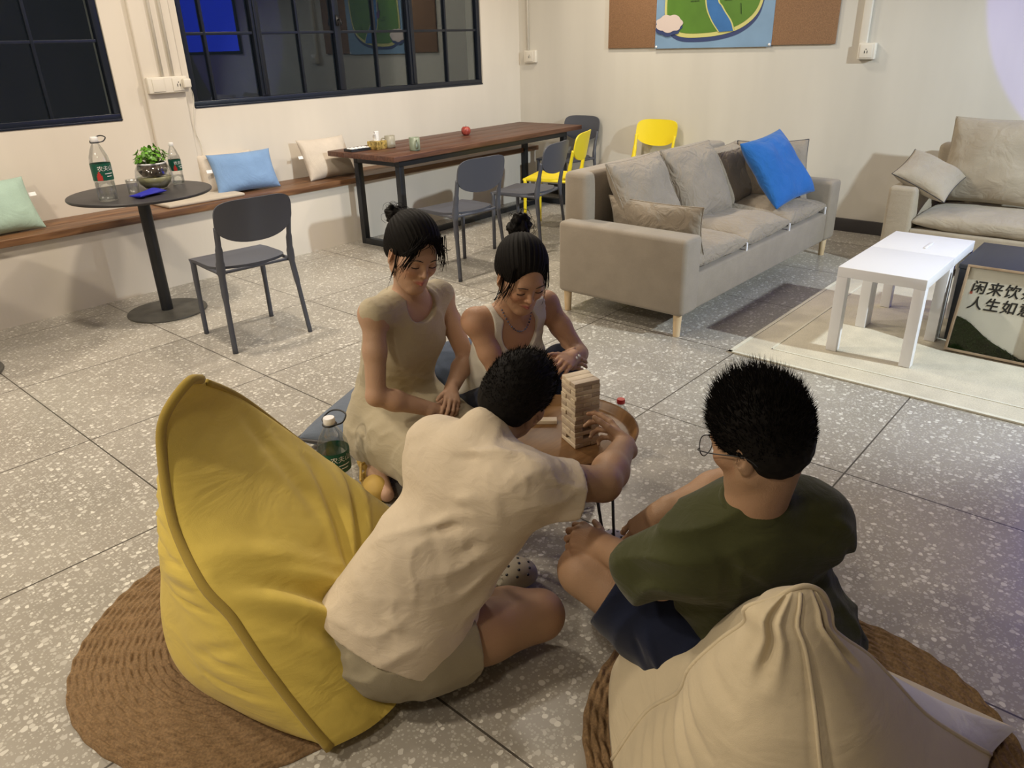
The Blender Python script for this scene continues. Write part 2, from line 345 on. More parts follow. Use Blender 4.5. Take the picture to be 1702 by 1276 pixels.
# bench board on the masonry ledge
t = MB()
for i, (a, b_) in enumerate(((YF-.035, YF+.165), (YF+.167, YW-.002))): t.box((XL+.01, a, .478), (6.215, b_, .522))
b = tag(t.build('bench', M['bench_wood'], bevel=.004), 'long brown wooden bench board along the wall under the windows', 'bench')
tag(MB().box((2.30, YF+.03, .522), (2.88, YW-.05, .545)).build('seat_pad', fabric('pad_cloth', (.52, .46, .38)), bevel=.01), 'flat beige seat pad on the bench behind the round table', 'cushion')

# ---- wall fittings
def outlet(name, loc, w_, h_, d_, axis, gangs, label, rocker=0):
    o = empty(name, loc, 0 if axis == 'y' else -R(90), label, 'power outlet')
    MB().box((-w_/2, -d_, -h_/2), (w_/2, 0, h_/2)).build('box', M['white_plastic'], o, bevel=.006)
    for g in range(gangs):
        x = -w_/2 + w_*(g+.5)/gangs; s = min(w_/gangs, h_)*.40
        MB().box((x-s, -d_-.005, -s), (x+s, -d_, s)).build('face_plate', M['white_plastic'], o, bevel=.003)
        if g >= rocker:
            MB().box((x-.012, -d_-.0062, -.014), (x-.007, -d_-.004, .004)).box((x+.007, -d_-.0062, -.014), (x+.012, -d_-.004, .004)).box((x-.003, -d_-.0062, .01), (x+.003, -d_-.004, .017)).build('socket_slots', M['black_metal'], o)
    return o
o = outlet('wall_socket', (2.605, YW-.035, 1.295), .285, .105, .035, 'y', 2, 'wide white switch and socket box on the pilaster between the windows', 1)
tag(MB().box((2.70, YW-.105, 1.27), (2.755, YW-.072, 1.33)).build('power_plug', M['white_plastic'], bevel=.008), 'white plug adapter stuck in the socket box between the windows', 'plug')
def conduit(name, pts, r, label, m='white_plastic'):
    return tag(MB().tube(pts, r, 8).build(name, M[m], smooth=True), label, 'conduit')
conduit('cable_conduit', [(2.585, YW-.046, 1.35), (2.585, YW-.046, 3.19)], .011, 'left white cable pipe above the switch box between the windows')
conduit('cable_conduit', [(2.66, YW-.046, 1.33), (2.66, YW-.046, 3.19)], .011, 'right white cable pipe above the switch box between the windows')
conduit('hanging_cable', smooth_path([(2.755, YW-.06, 1.28), (2.78, YW-.045, 1.2), (2.76, YW-.012, 1.0), (2.79, YW-.012, .85), (2.775, YW-.02, .7), (2.80, YW-.05, .56)]), .0028, 'thin white cord hanging from the plug down to the bench')
outlet('wall_socket', (XB, 5.36, 1.36), .15, .115, .04, 'x', 1, 'small white socket box on the back wall near the corner')
conduit('cable_conduit', [(XB-.012, 5.40, 1.42), (XB-.012, 5.40, 3.19)], .012, 'white cable pipe above the socket box by the room corner')
outlet('wall_socket', (XB, 2.045, 1.365), .125, .115, .045, 'x', 1, 'small white socket box on the back wall above the sofa end')
c = MB().box((XB-.03, 2.055, 1.42), (XB, 2.115, 3.19)).build('cable_conduit', M['white_plastic'], bevel=.006); tag(c, 'flat white cable trunking above the socket box right of the cork board', 'conduit')

# projector screen out of frame on the back wall, seen as a blue reflection in the window
s = empty('projection_screen', (XB, -.62, 2.25), 0, 'wall mounted projection screen glowing blue beyond the right edge', 'screen')
MB().box((-.03, -.86, -.80), (-.005, .86, .86)).build('screen_frame', M['black_metal'], s, bevel=.004)
MB().box((-.034, -.82, -.76), (-.031, .82, .82)).build('screen_surface', M['screen'], s)

# ---- cork board with the map poster
cb = empty('cork_board', (XB-.002, 3.35, 1.42), 0, 'brown cork notice board behind the map poster on the back wall', 'notice board')
MB().box((-.018, -1.055, 0), (0, 1.055, .95)).build('board', M['cork'], cb, bevel=.002)
po = empty('map_poster', (XB-.021, 3.35, 1.41), 0, 'blue and green map poster pinned on the cork board', 'poster')
def flat(name, pts, m, dx, th=.0015, parent=po):
    """flat cut-out lying against the wall, pts are (y, z)"""
    n = len(pts); V = [(-dx, y, z) for y, z in pts] + [(-dx-th, y, z) for y, z in pts]
    F = [tuple(range(n)), tuple(range(2*n-1, n-1, -1))] + [(i, n+i, n+(i+1) % n, (i+1) % n) for i in range(n)]
    return mk(name, V, F, m, parent)
PB = mat('poster_blue', (.20, .33, .50), .5, var=.08, vscale=4); PG = mat('poster_green', (.085, .20, .022), .5, var=.12, vscale=5); PY = mat('poster_yellow', (.58, .56, .20), .5)
PR = mat('poster_river', (.035, .15, .40), .5, var=.1); PW = mat('poster_cloud', (.66, .56, .52), .5); PN = mat('poster_navy', (.035, .055, .16), .5); PP = mat('poster_purple', (.10, .045, .16), .5); PK = mat('poster_ink', (.02, .03, .02), .5)
flat('sheet', [(-.545, 0), (-.545, .9), (.545, .9), (.545, 0)], PB, 0)
# +y is the left of the picture
def P_(l): return [(-(u-.5)*1.08, v) for u, v in l]      # u 0..1 from the left, v metres up
isl = [(.10, .95), (.085, .62), (.075, .30), (.11, .17), (.22, .095), (.40, .082), (.60, .10), (.76, .15), (.875, .25), (.92, .40), (.935, .62), (.93, .95)]
isl_s = [tuple(p[:2]) for p in smooth_path([(a, b, 0) for a, b in isl], 6)]
flat('coast_shadow', P_([(u+.0, v-.035) for u, v in isl_s]), PN, .002)
flat('coast', P_(isl_s), PY, .004)
flat('land', P_([(.5+(u-.5)*.95, .52+(v-.52)*.925) for u, v in isl_s]), PG, .006)
riv_l = smooth_path([(.42, .95, 0), (.435, .55, 0), (.45, .34, 0), (.50, .22, 0), (.575, .12, 0)], 6); riv_r = smooth_path([(.69, .125, 0), (.66, .20, 0), (.58, .31, 0), (.535, .42, 0), (.53, .95, 0)], 6)
flat('river_bank', P_([(a[0]-.012, a[1]) for a in riv_l] + [(a[0]+.012, a[1]) for a in riv_r]), PY, .008)
flat('river', P_([(a[0], a[1]) for a in riv_l] + [(a[0], a[1]) for a in riv_r]), PR, .0098)
def cloud(cx, cz, s, seed):
    g = np.random.default_rng(seed); return [(cx + s*1.25*math.cos(a)*(1+.13*abs(math.sin(3.5*a))), cz + s*.62*math.sin(a)*(1+.22*abs(math.sin(3.5*a+.6)))) for a in np.linspace(0, 2*math.pi, 60)[:-1]]
cl = cloud(.405, .20, .098, 1)
flat('cloud_shadow', [(y+.006, z-.03) for y, z in cl], PN, .0085); flat('cloud', cl, PW, .0115)
flat('tower_mark', P_([(.385, .48), (.40, .40), (.44, .385), (.455, .44), (.43, .46), (.425, .56), (.41, .56), (.41, .47)]), PP, .010)
g = np.random.default_rng(3)
for (u, v, n_) in ((.30, .40, 5), (.31, .365, 6), (.60, .36, 5), (.72, .36, 3), (.80, .375, 8)):
    ink = MB()
    for i in range(n_):
        y = -(u+i*.0125-.5)*1.08; a = .004+.006*g.random(); ink.box((-.0118, y-.0035, v-a), (-.0112, y-.001, v+a)); ink.box((-.0118, y-.0135, v), (-.0112, y, v+.0025))
    ink.build('map_lettering', PK, po)
MB().tube([(-.0112, -(.735-.5)*1.08, .33), (-.0112, -(.745-.5)*1.08, .25)], .0022, 6).build('map_pointer', PK, po)
for y in (.53, -.53):
    tag(MB().lathe([(.0, .0), (.011, .001), (.011, .005), (.005, .011), (0, .012)], n=12, M_=Matrix.Translation((XB-.021, 3.35+y, 1.425)) @ Matrix.Rotation(-R(90), 4, 'Y')).build('push_pin', M['white'], smooth=True), 'white push pin at the %s lower corner of the map poster' % ('left' if y > 0 else 'right'), 'pin', )

# ================================================================= chairs
def chair_proto(name, m):
    o = empty(name, (0, 0, 0))
    n = 22; u = np.linspace(-1, 1, n); U, Vv = np.meshgrid(u, u, indexing='ij')
    # seat: square front corners, rounded rear
    hw = .215 - .05*np.clip(-Vv-.05, 0, 1)**2.2; X = hw*U; Y = .205*Vv + np.where(Vv < 0, 1, 0)*(.05*(U**2)*(-Vv)**2) + .012
    Z = .452 - .014*(1-U**2)*(1-Vv**2) - .012*np.clip(Vv-.6, 0, 1)*2.5*.5 + .010*np.clip(-Vv-.4, 0, 1)
    top = np.stack([X, Y, Z], -1).reshape(-1, 3); bot = top - [0, 0, .014]
    idx = np.arange(n*n).reshape(n, n); q = np.stack([idx[:-1, :-1], idx[1:, :-1], idx[1:, 1:], idx[:-1, 1:]], -1).reshape(-1, 4)
    rim = list(idx[:, 0]) + list(idx[-1, 1:]) + list(idx[-2::-1, -1]) + list(idx[0, -2:0:-1])
    side = [(rim[i], rim[(i+1) % len(rim)], rim[(i+1) % len(rim)]+n*n, rim[i]+n*n) for i in range(len(rim))]
    mk('seat', np.concatenate([top, bot]), np.concatenate([q, q[:, ::-1]+n*n, np.array(side)[:, ::-1]]), m, o, smooth=True, angle=50)
    # backrest shell
    def out(U_, V_):
        w_ = np.where(V_ > 0, (1-np.abs(V_)**4.5)**(1/4.5), (1-np.abs(V_)**2.3)**(1/2.3)); x = .215*U_*w_
        z = .70 + .115*V_; y = -.205 - .045*(z-.58)/.24 - .035*(1-(x/.215)**2); return x, y, z
    v = np.sin(np.linspace(-1, 1, 26)*math.pi/2); uu = np.linspace(-1, 1, 22); U, Vv = np.meshgrid(uu, v, indexing='ij')
    X, Y, Z = out(U, Vv); a, b_ = X.shape; f = np.stack([X, Y, Z], -1).reshape(-1, 3); bk = f - [0, .011, 0]; idx = np.arange(a*b_).reshape(a, b_)
    q = np.stack([idx[:-1, :-1], idx[1:, :-1], idx[1:, 1:], idx[:-1, 1:]], -1).reshape(-1, 4)
    rim = list(idx[:, 0]) + list(idx[-1, 1:]) + list(idx[-2::-1, -1]) + list(idx[0, -2:0:-1]); N2 = a*b_
    side = [(rim[i], rim[(i+1) % len(rim)], rim[(i+1) % len(rim)]+N2, rim[i]+N2) for i in range(len(rim))]
    mk('backrest', np.concatenate([f, bk]), np.concatenate([q[:, ::-1], q+N2, np.array(side)]), m, o, smooth=True, angle=50)
    for s in (-1, 1):
        MB().tube(smooth_path([(s*.205, .205, 0), (s*.203, .203, .25), (s*.200, .200, .442)], 5), [.0135]*6 + [.0155]*4 + [.018], 10).build('leg', m, o, smooth=True)
        MB().tube(smooth_path([(s*.228, -.225, 0), (s*.213, -.195, .28), (s*.203, -.180, .44), (s*.200, -.196, .56), (s*.203, -.222, .68)], 6),
                  [.0145]*7 + [.018]*5 + [.023]*3 + [.019]*4 + [.015]*6, 10, flat=.8).build('leg', m, o, smooth=True)
        MB().tube(smooth_path([(s*.200, .200, .436), (s*.204, .02, .432), (s*.202, -.14, .430), (s*.203, -.185, .425)], 5), [.011]*10 + [.014]*6, 8, flat=.9).build('side_rail', m, o, smooth=True)
    MB().tube(smooth_path([(-.2, -.165, .432), (-.1, -.178, .436), (0, -.184, .438), (.1, -.178, .436), (.2, -.165, .432)], 4), .0095, 8).build('rear_rail', m, o, smooth=True)
    MB().tube([(-.2, .2, .436), (.2, .2, .436)], .0095, 8).build('front_rail', m, o, smooth=True)
    return o
cg = chair_proto('side_chair', M['grey_plastic']); cy = chair_proto('side_chair', M['yellow_plastic'])
def place(src, first, loc, rz, label, group=None):
    c = src if first else copy_tree(src); c.location = (loc[0], loc[1], 0); c.rotation_euler = (0, 0, R(rz)); return tag(c, label, 'chair', group)
place(cg, True, (2.05, 3.84), -5, 'dark grey plastic side chair beside the round black table', 'dark grey plastic chairs')
place(cg, False, (3.73, 3.80), -3, 'dark grey plastic chair at the wooden table, behind the two women', 'dark grey plastic chairs')
place(cg, False, (4.54, 3.85), 13, 'dark grey plastic chair pulled up to the middle of the wooden table', 'dark grey plastic chairs')
place(cg, False, (6.10, 4.66), 90, 'dark grey plastic chair with its back to the wall at the table end', 'dark grey plastic chairs')
place(cy, True, (5.17, 4.08), 21, 'bright yellow plastic chair at the wooden table, half behind a grey one', 'yellow plastic chairs')
place(cy, False, (6.07, 3.78), 90, 'bright yellow plastic chair against the wall behind the sofa', 'yellow plastic chairs')

# ================================================================= dining table
dt = empty('dining_table', (4.95, 4.90, 0), R(2.5), 'long dark brown wooden table with black steel frame beside the bench', 'table')
tp = MB()
for i in range(4): tp.box((-1.25, -.39+i*.195, .705), (1.25, -.39+(i+1)*.195-.0015, .745))
tp.build('tabletop', M['table_wood'], dt, bevel=.004)
MB().box((-1.15, -.33, .655), (1.08, -.285, .704)).box((-1.15, .155, .655), (1.08, .20, .704)).box((-1.15, -.285, .655), (-1.10, .155, .704)).box((1.03, -.285, .655), (1.08, .155, .704)).build('apron', M['black_metal'], dt, bevel=.003)
for x in (-1.15, 1.03):
    for y in (-.33, .15): MB().box((x, y, .0), (x+.05, y+.05, .655)).build('leg', M['black_metal'], dt, bevel=.003)
    MB().box((x, -.28, .0), (x+.05, .15, .05)).build('floor_rail', M['black_metal'], dt, bevel=.003)
MB().box((-1.10, -.07, .002), (1.03, -.03, .045)).build('stretcher', M['black_metal'], dt, bevel=.003)
TT = .745
def ring_mug(name, loc, rz, m, label, h=.095, r=.042):
    o = empty(name, loc, rz, label, 'mug')
    MB().lathe([(0, .0), (r*.86, .0), (r*.97, .004), (r, .012), (r, h), (r-.004, h), (r-.005, .01), (0, .008)], n=32, caps=False).build('cup', m, o, smooth=True)
    MB().tube(smooth_path([(r-.003, 0, h*.80), (r+.02, 0, h*.80), (r+.03, 0, h*.55), (r+.02, 0, h*.28), (r-.003, 0, h*.22)], 5), .0055, 8).build('handle', m, o, smooth=True)
    return o
ring_mug('mug', (4.08, 4.92, TT), R(150), mat('mug_grey', (.30, .28, .22), .4), 'grey beige mug right beside the tissue box on the wooden table')
ring_mug('mug', (4.06, 4.60, TT), R(-110), mat('mug_green', (.20, .235, .17), .4, var=.15), 'grey green mug at the front edge of the wooden table', h=.10)
o = empty('apple', (5.02, 4.98, TT), 0, 'red apple alone on the far part of the wooden table', 'fruit')
MB().lathe([(0, .012), (.012, .003), (.026, .003), (.038, .018), (.043, .040), (.040, .060), (.026, .074), (.012, .073), (0, .064)], n=28, caps=False).build('flesh', mat('apple_skin', (.34, .06, .045), .35, var=.4, vscale=30), o, smooth=True)
MB().tube([(0, 0, .062), (.002, .001, .075), (.007, .003, .086)], .0015, 6).build('stem', mat('stem_brown', (.08, .04, .02)), o, smooth=True)
o = empty('tissue_box', (3.97, 4.95, TT), R(10), 'gold patterned tissue box with a white tissue sticking out', 'tissue box')
MB().box((-.06, -.055, 0), (.06, .055, .065)).build('box', mat('gold_foil', (.52, .38, .12), .3, metal=.5, var=.7, vscale=45), o, bevel=.006)
MB().lathe([(.020, 0), (.028, .003), (.020, .006)], (0, 0, .065), n=20, caps=False).build('slot_rim', M['white'], o, smooth=True)
n = 15; U, Vv = np.meshgrid(np.linspace(-1, 1, n), np.linspace(0, 1, n), indexing='ij')
X = U*(.018+.035*Vv); Y = .012*np.sin(U*6+Vv*3)*(.4+Vv) + .012*Vv*U; Z = .055+.085*Vv*(1-.25*np.abs(U+.2)) + .006*np.sin(9*U)
idx = np.arange(n*n).reshape(n, n); q = np.stack([idx[:-1, :-1], idx[1:, :-1], idx[1:, 1:], idx[:-1, 1:]], -1).reshape(-1, 4)
ts = mk('tissue', np.stack([X, Y, Z], -1).reshape(-1, 3), q, mat('tissue_paper', (.85, .85, .85), .9), o, smooth=True); ts.modifiers.new('s', 'SOLIDIFY').thickness = .0015
o = empty('game_tray', (3.83, 5.02, TT), R(-4), 'flat black tray holding white pieces at the near end of the wooden table', 'tray')
MB().box((-.10, -.055, 0), (.10, .055, .008)).box((-.10, -.055, .008), (-.093, .055, .022)).box((.093, -.055, .008), (.10, .055, .022)).box((-.093, -.055, .008), (.093, -.048, .022)).box((-.093, .048, .008), (.093, .055, .022)).build('base', M['black_metal'], o, bevel=.002)
for i in range(5):
    for j in range(3): MB().lathe([(0, .008), (.013, .008), (.015, .013), (.013, .024), (0, .026)], (-.072+i*.036, -.03+j*.03, 0), n=14, caps=False).build('white_piece', M['white'], o, smooth=True)

# ================================================================= bistro tables
def bistro(loc, label, group='round black bistro tables'):
    o = empty('round_table', loc, 0, label, 'table', group)
    MB().lathe([(0, .732), (.395, .732), (.40, .738), (.40, .744), (.397, .748), (0, .748)], n=72, caps=False).build('tabletop', M['bistro'], o, smooth=True, angle=40)
    MB().lathe([(.035, .012), (.035, .70), (.06, .705), (.06, .732)], n=28).build('pole', M['black_metal'], o, smooth=True, angle=40)
    MB().lathe([(0, 0), (.235, 0), (.238, .004), (.236, .010), (0, .014)], n=64, caps=False).build('base_plate', M['base_metal'], o, smooth=True, angle=40)
    return o
bistro((1.92, 4.66, 0), 'round black bistro table holding bottles and a plant')
bistro((.70, 4.53, 0), 'round black bistro table whose base shows at the left frame edge')

def bottle(loc, rz, label, h=.32, r=.046, handle=True, lv=.3, cap='white', lab=(.34, .60), group=None, tilt=None):
    o = empty('water_bottle', loc, rz, label, 'bottle', group)
    if tilt: o.rotation_euler = tilt
    body = [(0, .004), (r*.7, 0), (r*.95, .004), (r, .018)]
    for k in range(7): zz = .03+k*h*.085; body += [(r, zz), (r*.965, zz+h*.03)] if zz < h*.30 else [(r, zz)]
    body += [(r, h*.62), (r*.93, h*.70), (r*.62, h*.82), (r*.34, h*.90), (r*.32, h*.93)]
    MB().lathe(body, n=36, caps=False).build('body', M['pet'], o, smooth=True)
    MB().lathe([(0, .006), (r*.93, .006), (r*.94, h*lv), (0, h*lv)], n=30, caps=False).build('water', M['water'], o, smooth=True)
    cr = r*(.46 if cap == 'red' else .38); MB().lathe([(cr*.95, h*.915), (cr, h*.92), (cr, h*.985), (cr*.9, h), (0, h)], n=24, caps=False).build('cap', M['label_red'] if cap == 'red' else M['white'], o, smooth=True, angle=40)
    lb = MB(); a0, a1 = lab; n_ = 40
    for i in range(n_): # wrap label, red picture panel on part of it
        t0, t1 = 2*math.pi*i/n_, 2*math.pi*(i+1)/n_; rr = r+.0008
        lb.add([(rr*math.cos(t), rr*math.sin(t), z) for t, z in ((t0, h*a0), (t1, h*a0), (t1, h*a1), (t0, h*a1))], [(0, 1, 2, 3)])
    lbo = lb.build('label', M['label_green'], o, smooth=True)
    rd = MB(); rr = r+.0014
    for c0 in (0, 3.14):
        for (u0, u1, v0, v1) in ((0, .55, .02, .32), (.08, .45, .32, .44), (.2, .36, .44, .55)):
            for k in range(4):
                t0, t1 = c0+u0+(u1-u0)*k/4, c0+u0+(u1-u0)*(k+1)/4; z0_, z1_ = h*(a0+(a1-a0)*v0), h*(a0+(a1-a0)*v1)
                rd.add([(rr*math.cos(t), rr*math.sin(t), z) for t, z in ((t0, z0_), (t1, z0_), (t1, z1_), (t0, z1_))], [(0, 1, 2, 3)])
    rd.build('red_picture', M['label_red'], lbo)
    V, F = text_geo('农夫山泉', h*.085, spacing=1.0); V = np.array(V); xs = V[:, 0]-V[:, 0].mean()
    wt = MB()
    for c0 in (1.25, 4.39):
        ang = c0 + xs/rr; wt.add(np.stack([(rr+.0006)*np.cos(ang), (rr+.0006)*np.sin(ang), h*(a0+(a1-a0)*.60)+V[:, 1]], 1).tolist(), F)
        for k, ww in enumerate((.8, .5)):
            zz = h*(a0+(a1-a0)*(.38-.16*k))
            for j in range(5): t0 = c0-ww/2+ww*j/5; t1 = c0-ww/2+ww*(j+1)/5; wt.add([((rr+.0006)*math.cos(t), (rr+.0006)*math.sin(t), z) for t, z in ((t0, zz), (t1, zz), (t1, zz+h*.012), (t0, zz+h*.012))], [(0, 1, 2, 3)])
    wt.build('lettering', M['label_white'], lbo)
    if handle:
        MB().tube([(r*.42*math.cos(a), r*.42*math.sin(a), h*.915) for a in np.linspace(0, 2*math.pi, 20)[:-1]], .0035, 6, closed=True).tube(smooth_path([(0, r*.42, h*.915), (-.02, r*.75, h*.93), (-.055, r*.6, h*.975), (-.062, 0, h*1.0), (-.055, -r*.6, h*.975), (-.02, -r*.75, h*.93), (0, -r*.42, h*.915)], 5), .0032, 6).build('carry_loop', M['black_metal'], o, smooth=True)
    return o
BT = .748
bottle((1.68, 4.52, BT), R(215), 'tall clear water bottle with a black carry loop on the round table', h=.345, r=.052, lv=.30)
bottle((2.19, 4.72, BT), R(225), 'small clear water bottle with white cap behind the plant bowl', h=.25, r=.036, handle=False, lv=.22)
bottle((1.315, 2.06, 0), R(200), 'large clear water bottle with a black carry loop standing on the floor', h=.31, r=.056, lv=.05)
bottle((2.24, 1.44, 0), R(90), 'small clear bottle with a red cap on the floor behind the tray table', h=.215, r=.036, handle=False, cap='red')
# plant bowl
o = empty('plant_bowl', (2.03, 4.68, BT), 0, 'glass bowl with soil and a small green leafy plant on the round table', 'potted plant')
MB().lathe([(0, .003), (.045, .0), (.075, .025), (.088, .06), (.082, .095), (.066, .125), (.063, .124), (.078, .093), (.084, .06), (.072, .028), (.043, .005), (0, .006)], n=40, caps=False).build('bowl', M['pet'], o, smooth=True)
MB().lathe([(0, .008), (.05, .008), (.072, .035), (.080, .058), (0, .060)], n=32, caps=False).build('water', mat('cloudy_water', (.42, .40, .22), .2), o, smooth=True)
MB().lathe([(0, .062), (.055, .066), (.070, .095), (.066, .118), (0, .120)], n=32, caps=False).build('soil', mat('soil', (.10, .075, .06), .95, var=.6, vscale=90), o, smooth=True)
MB().lathe([(.060, .118), (.066, .120), (.067, .127), (.060, .127)], n=40, caps=False).build('liner_rim', M['white'], o, smooth=True)
lf = MB(); stm = MB(); g = np.random.default_rng(5)
for i in range(95):
    a, rr, hh = g.random()*6.28, .062*g.random()**.5, .02+.075*g.random(); hh *= (1.15-.6*rr/.062); cx, cy_, cz = rr*math.cos(a)*1.25, rr*math.sin(a)*1.1, .122+hh
    s = .010+.006*g.random(); Mx = Matrix.Translation((cx, cy_, cz)) @ Matrix.Rotation(a, 4, 'Z') @ Matrix.Rotation(.3+.9*g.random(), 4, 'Y')
    pts = [(0, 0, 0)] + [(s*math.cos(t), s*.85*math.sin(t), .003*math.cos(2*t)) for t in np.linspace(0, 2*math.pi, 9)[:-1]]
    lf.add([tuple(Mx @ Vector(p)) for p in pts], [(0, k, k % 8+1) for k in range(1, 9)])
    stm.tube([(cx*.5, cy_*.5, .118), (cx*.9, cy_*.9, .12+hh*.6), (cx, cy_, cz)], .0011, 4)
lf.build('leaves', mat('leaf_green', (.09, .24, .02), .4, var=.45, vscale=40), o, smooth=True); stm.build('stems', mat('stem_green', (.12, .22, .04)), o)
bpy.data.objects['plant_bowl'].scale = (1.22, 1.22, 1.22)
o = tag(MB().lathe([(0, .004), (.030, .002), (.034, .06), (.036, .085), (.034, .085), (.032, .06), (.028, .008), (0, .008)], (1.86, 4.60, BT), n=28, caps=False).build('glass_cup', M['pet'], smooth=True), 'short clear drinking glass beside the plant bowl', 'glass')
o = pillow('cloth', .20, .09, .03, mat('blue_cloth', (.008, .012, .30), .7), wr=.008, seed=9, pinch=.1); o.location = (1.885, 4.475, BT+.015); o.rotation_euler = (0, 0, R(20))
tag(o, 'folded royal blue cloth on the front edge of the round table', 'cloth')

# ---- cushions on the bench
def put(o, loc, rot, label, cat='cushion', group=None): o.location = loc; o.rotation_euler = tuple(R(a) for a in rot); return tag(o, label, cat, group)
def care_tag(o, x, y):
    MB().box((x-.03, y-.012, -.001), (x+.012, y+.012, .001)).build('care_tag', M['white'], o)
p = pillow('cushion', .50, .30, .15, M['lightblue'], seed=3); put(p, (3.01, 5.37, .665), (68, 0, -6), 'light blue rectangular cushion leaning on the bench wall'); care_tag(p, -.25, .03)
p = pillow('cushion', .44, .30, .13, M['cream'], seed=4); put(p, (2.93, 5.475, .655), (84, 0, -4), 'cream cushion mostly hidden behind the light blue one')
p = pillow('cushion', .46, .34, .15, M['cream'], seed=5); put(p, (3.76, 5.36, .675), (66, 0, 0), 'cream square cushion on the bench left of the wooden table'); care_tag(p, -.23, .03)
p = pillow('cushion', .42, .34, .14, M['mint'], seed=6); put(p, (1.34, 5.34, .675), (62, 0, 4), 'pale mint green cushion on the bench at the left frame edge'); care_tag(p, .23, .05)
# ================================================================= rug, sofas
def rug():
    o = empty('area_rug', (0, 0, 0), 0, 'large pale cream rug under the white tables and the right sofa', 'rug')
    MB().box((3.42, -1.6, 0), (5.48, 1.555, .007)).build('pile', M['rug'], o, bevel=.002)
    for i, (x0, x1, yA, yB) in enumerate(((3.42, 3.44, -1.6, 1.555), (3.58, 3.592, -1.6, 1.39), (3.42, 5.48, 1.535, 1.555), (3.58, 5.48, 1.385, 1.397))):
        MB().box((x0, yA, .007), (x1, yB, .0095)).build('border_line', M['rug_line'], o)
rug()
def sofa(name, label, loc, rz, L, D, mbody, mcush, nseat, backs, arm_h=.57, arm_w=.175, back_h=.79, base=.13, seat_h=.335, bx1=None, tilt0=0):
    """faces local -y; x along the length, origin at the centre of the floor rectangle"""
    o = empty(name, loc, R(rz), label, 'sofa')
    hx, hy = L/2, D/2
    for s in (-1, 1):
        a0, a1 = (-hx, -hx+arm_w) if s < 0 else (hx-arm_w, hx)
        MB().box((a0, -hy, base), (a1, hy-.04, arm_h)).build('armrest', mbody, o, bevel=.026)
    MB().box((-hx+arm_w-.01, -hy+.015, base), (hx-arm_w+.01, hy-.05, seat_h)).build('base', mbody, o, bevel=.015)
    b = MB(); b.box((-hx+.10, hy-.17, base), (bx1 if bx1 is not None else hx-.03, hy, back_h)); bo = b.build('backrest', mbody, o, bevel=.035)
    if base > .08:
        for x in (-hx+.055, hx-.055):
            for y in (-hy+.055, hy-.075): MB().lathe([(.019, 0), (.025, base)], (x, y, 0), n=20).build('leg', M['pale_wood'], o, smooth=True, angle=40)
    sw = (L-2*arm_w)/nseat
    for i in range(nseat):
        p = pillow('seat_cushion', sw+.015, D-.22, .15, mcush, o, seed=21+i, wr=.012, pinch=.02, pw=.38, n=44); p.location = (-hx+arm_w+sw*(i+.5), -.088, seat_h+.050)
        if name == 'three_seat_sofa':
            MB().box((sw/2-.03, -(D-.22)/2-.004, -.055), (sw/2-.014, -(D-.22)/2+.004, -.005)).build('care_tag', M['white'], p)
    for (x, z, w_, h_, tilt, turn, y) in backs:
        p = pillow('back_cushion', w_, h_, .20, mcush, o, seed=int(50+x*10), wr=.014, pinch=.05, n=44, piping=.0035); p.location = (x, y, z); p.rotation_euler = (R(tilt), 0, R(turn))
    return o
s1 = sofa('three_seat_sofa', 'long grey brown linen three-seat sofa on light wood legs', (4.52, 2.27, 0), 0, 2.22, .88, M['sofa'], M['sofa_cush'], 3,
          [(-.62, .635, .60, .50, 64, 3, .11), (.0, .635, .60, .50, 64, -2, .11), (.57, .60, .50, .44, 66, 4, .15)], arm_h=.55, back_h=.815, bx1=.70)
def loose(name, w_, h_, t_, m, loc, rot, label, seed, **k):
    p = pillow(name, w_, h_, t_, m, seed=seed, wr=.012, n=44, **k); p.location = loc; p.rotation_euler = tuple(R(a) for a in rot); return tag(p, label, 'cushion')
loose('cushion', .62, .29, .13, M['sofa_cush'], (3.665, 2.17, .535), (80, 0, 88), 'narrow grey brown cushion standing against the left sofa arm', 61, piping=.0035)
loose('cushion', .50, .46, .17, M['sofa_cush'], (5.32, 2.22, .60), (70, 0, -52), 'grey brown cushion with dark piping in the right corner of the long sofa', 62, piping=.004, pmat=M['baseboard'])
p = loose('cushion', .48, .50, .17, M['blue'], (0, 0, 0), (0, 0, 0), 'bright blue square cushion propped on the long sofa', 63, pinch=.06)
def orient(o, c, ax, ay):
    ax = Vector(ax).normalized(); ay = Vector(ay); ay = (ay-ax*ay.dot(ax)).normalized(); o.matrix_world = Matrix.Translation(c) @ Matrix((ax, ay, ax.cross(ay))).transposed().to_4x4()
orient(p, (5.085, 2.085, .675), (.44, -.06, .05), (.10, .27, .39))
s2 = sofa('two_seat_sofa', 'beige linen sofa against the back wall at the right frame edge', (5.93, .30, 0), -90, 2.36, .86, M['sofa2'], M['sofa2_cush'], 2,
          [(-.66, .68, .66, .56, 74, 0, .10), (.30, .66, .66, .52, 72, 0, .12)], arm_h=.55, arm_w=.175, back_h=.76, base=.05, seat_h=.28)
p = loose('cushion', .38, .38, .15, M['sofa2_cush'], (0, 0, 0), (0, 0, 0), 'beige cushion with frilled edge resting on the arm of the right sofa', 64, piping=.003, pmat=M['baseboard'])
orient(p, (5.73, 1.30, .605), (.03, -.36, -.17), (.30, .06, .14))

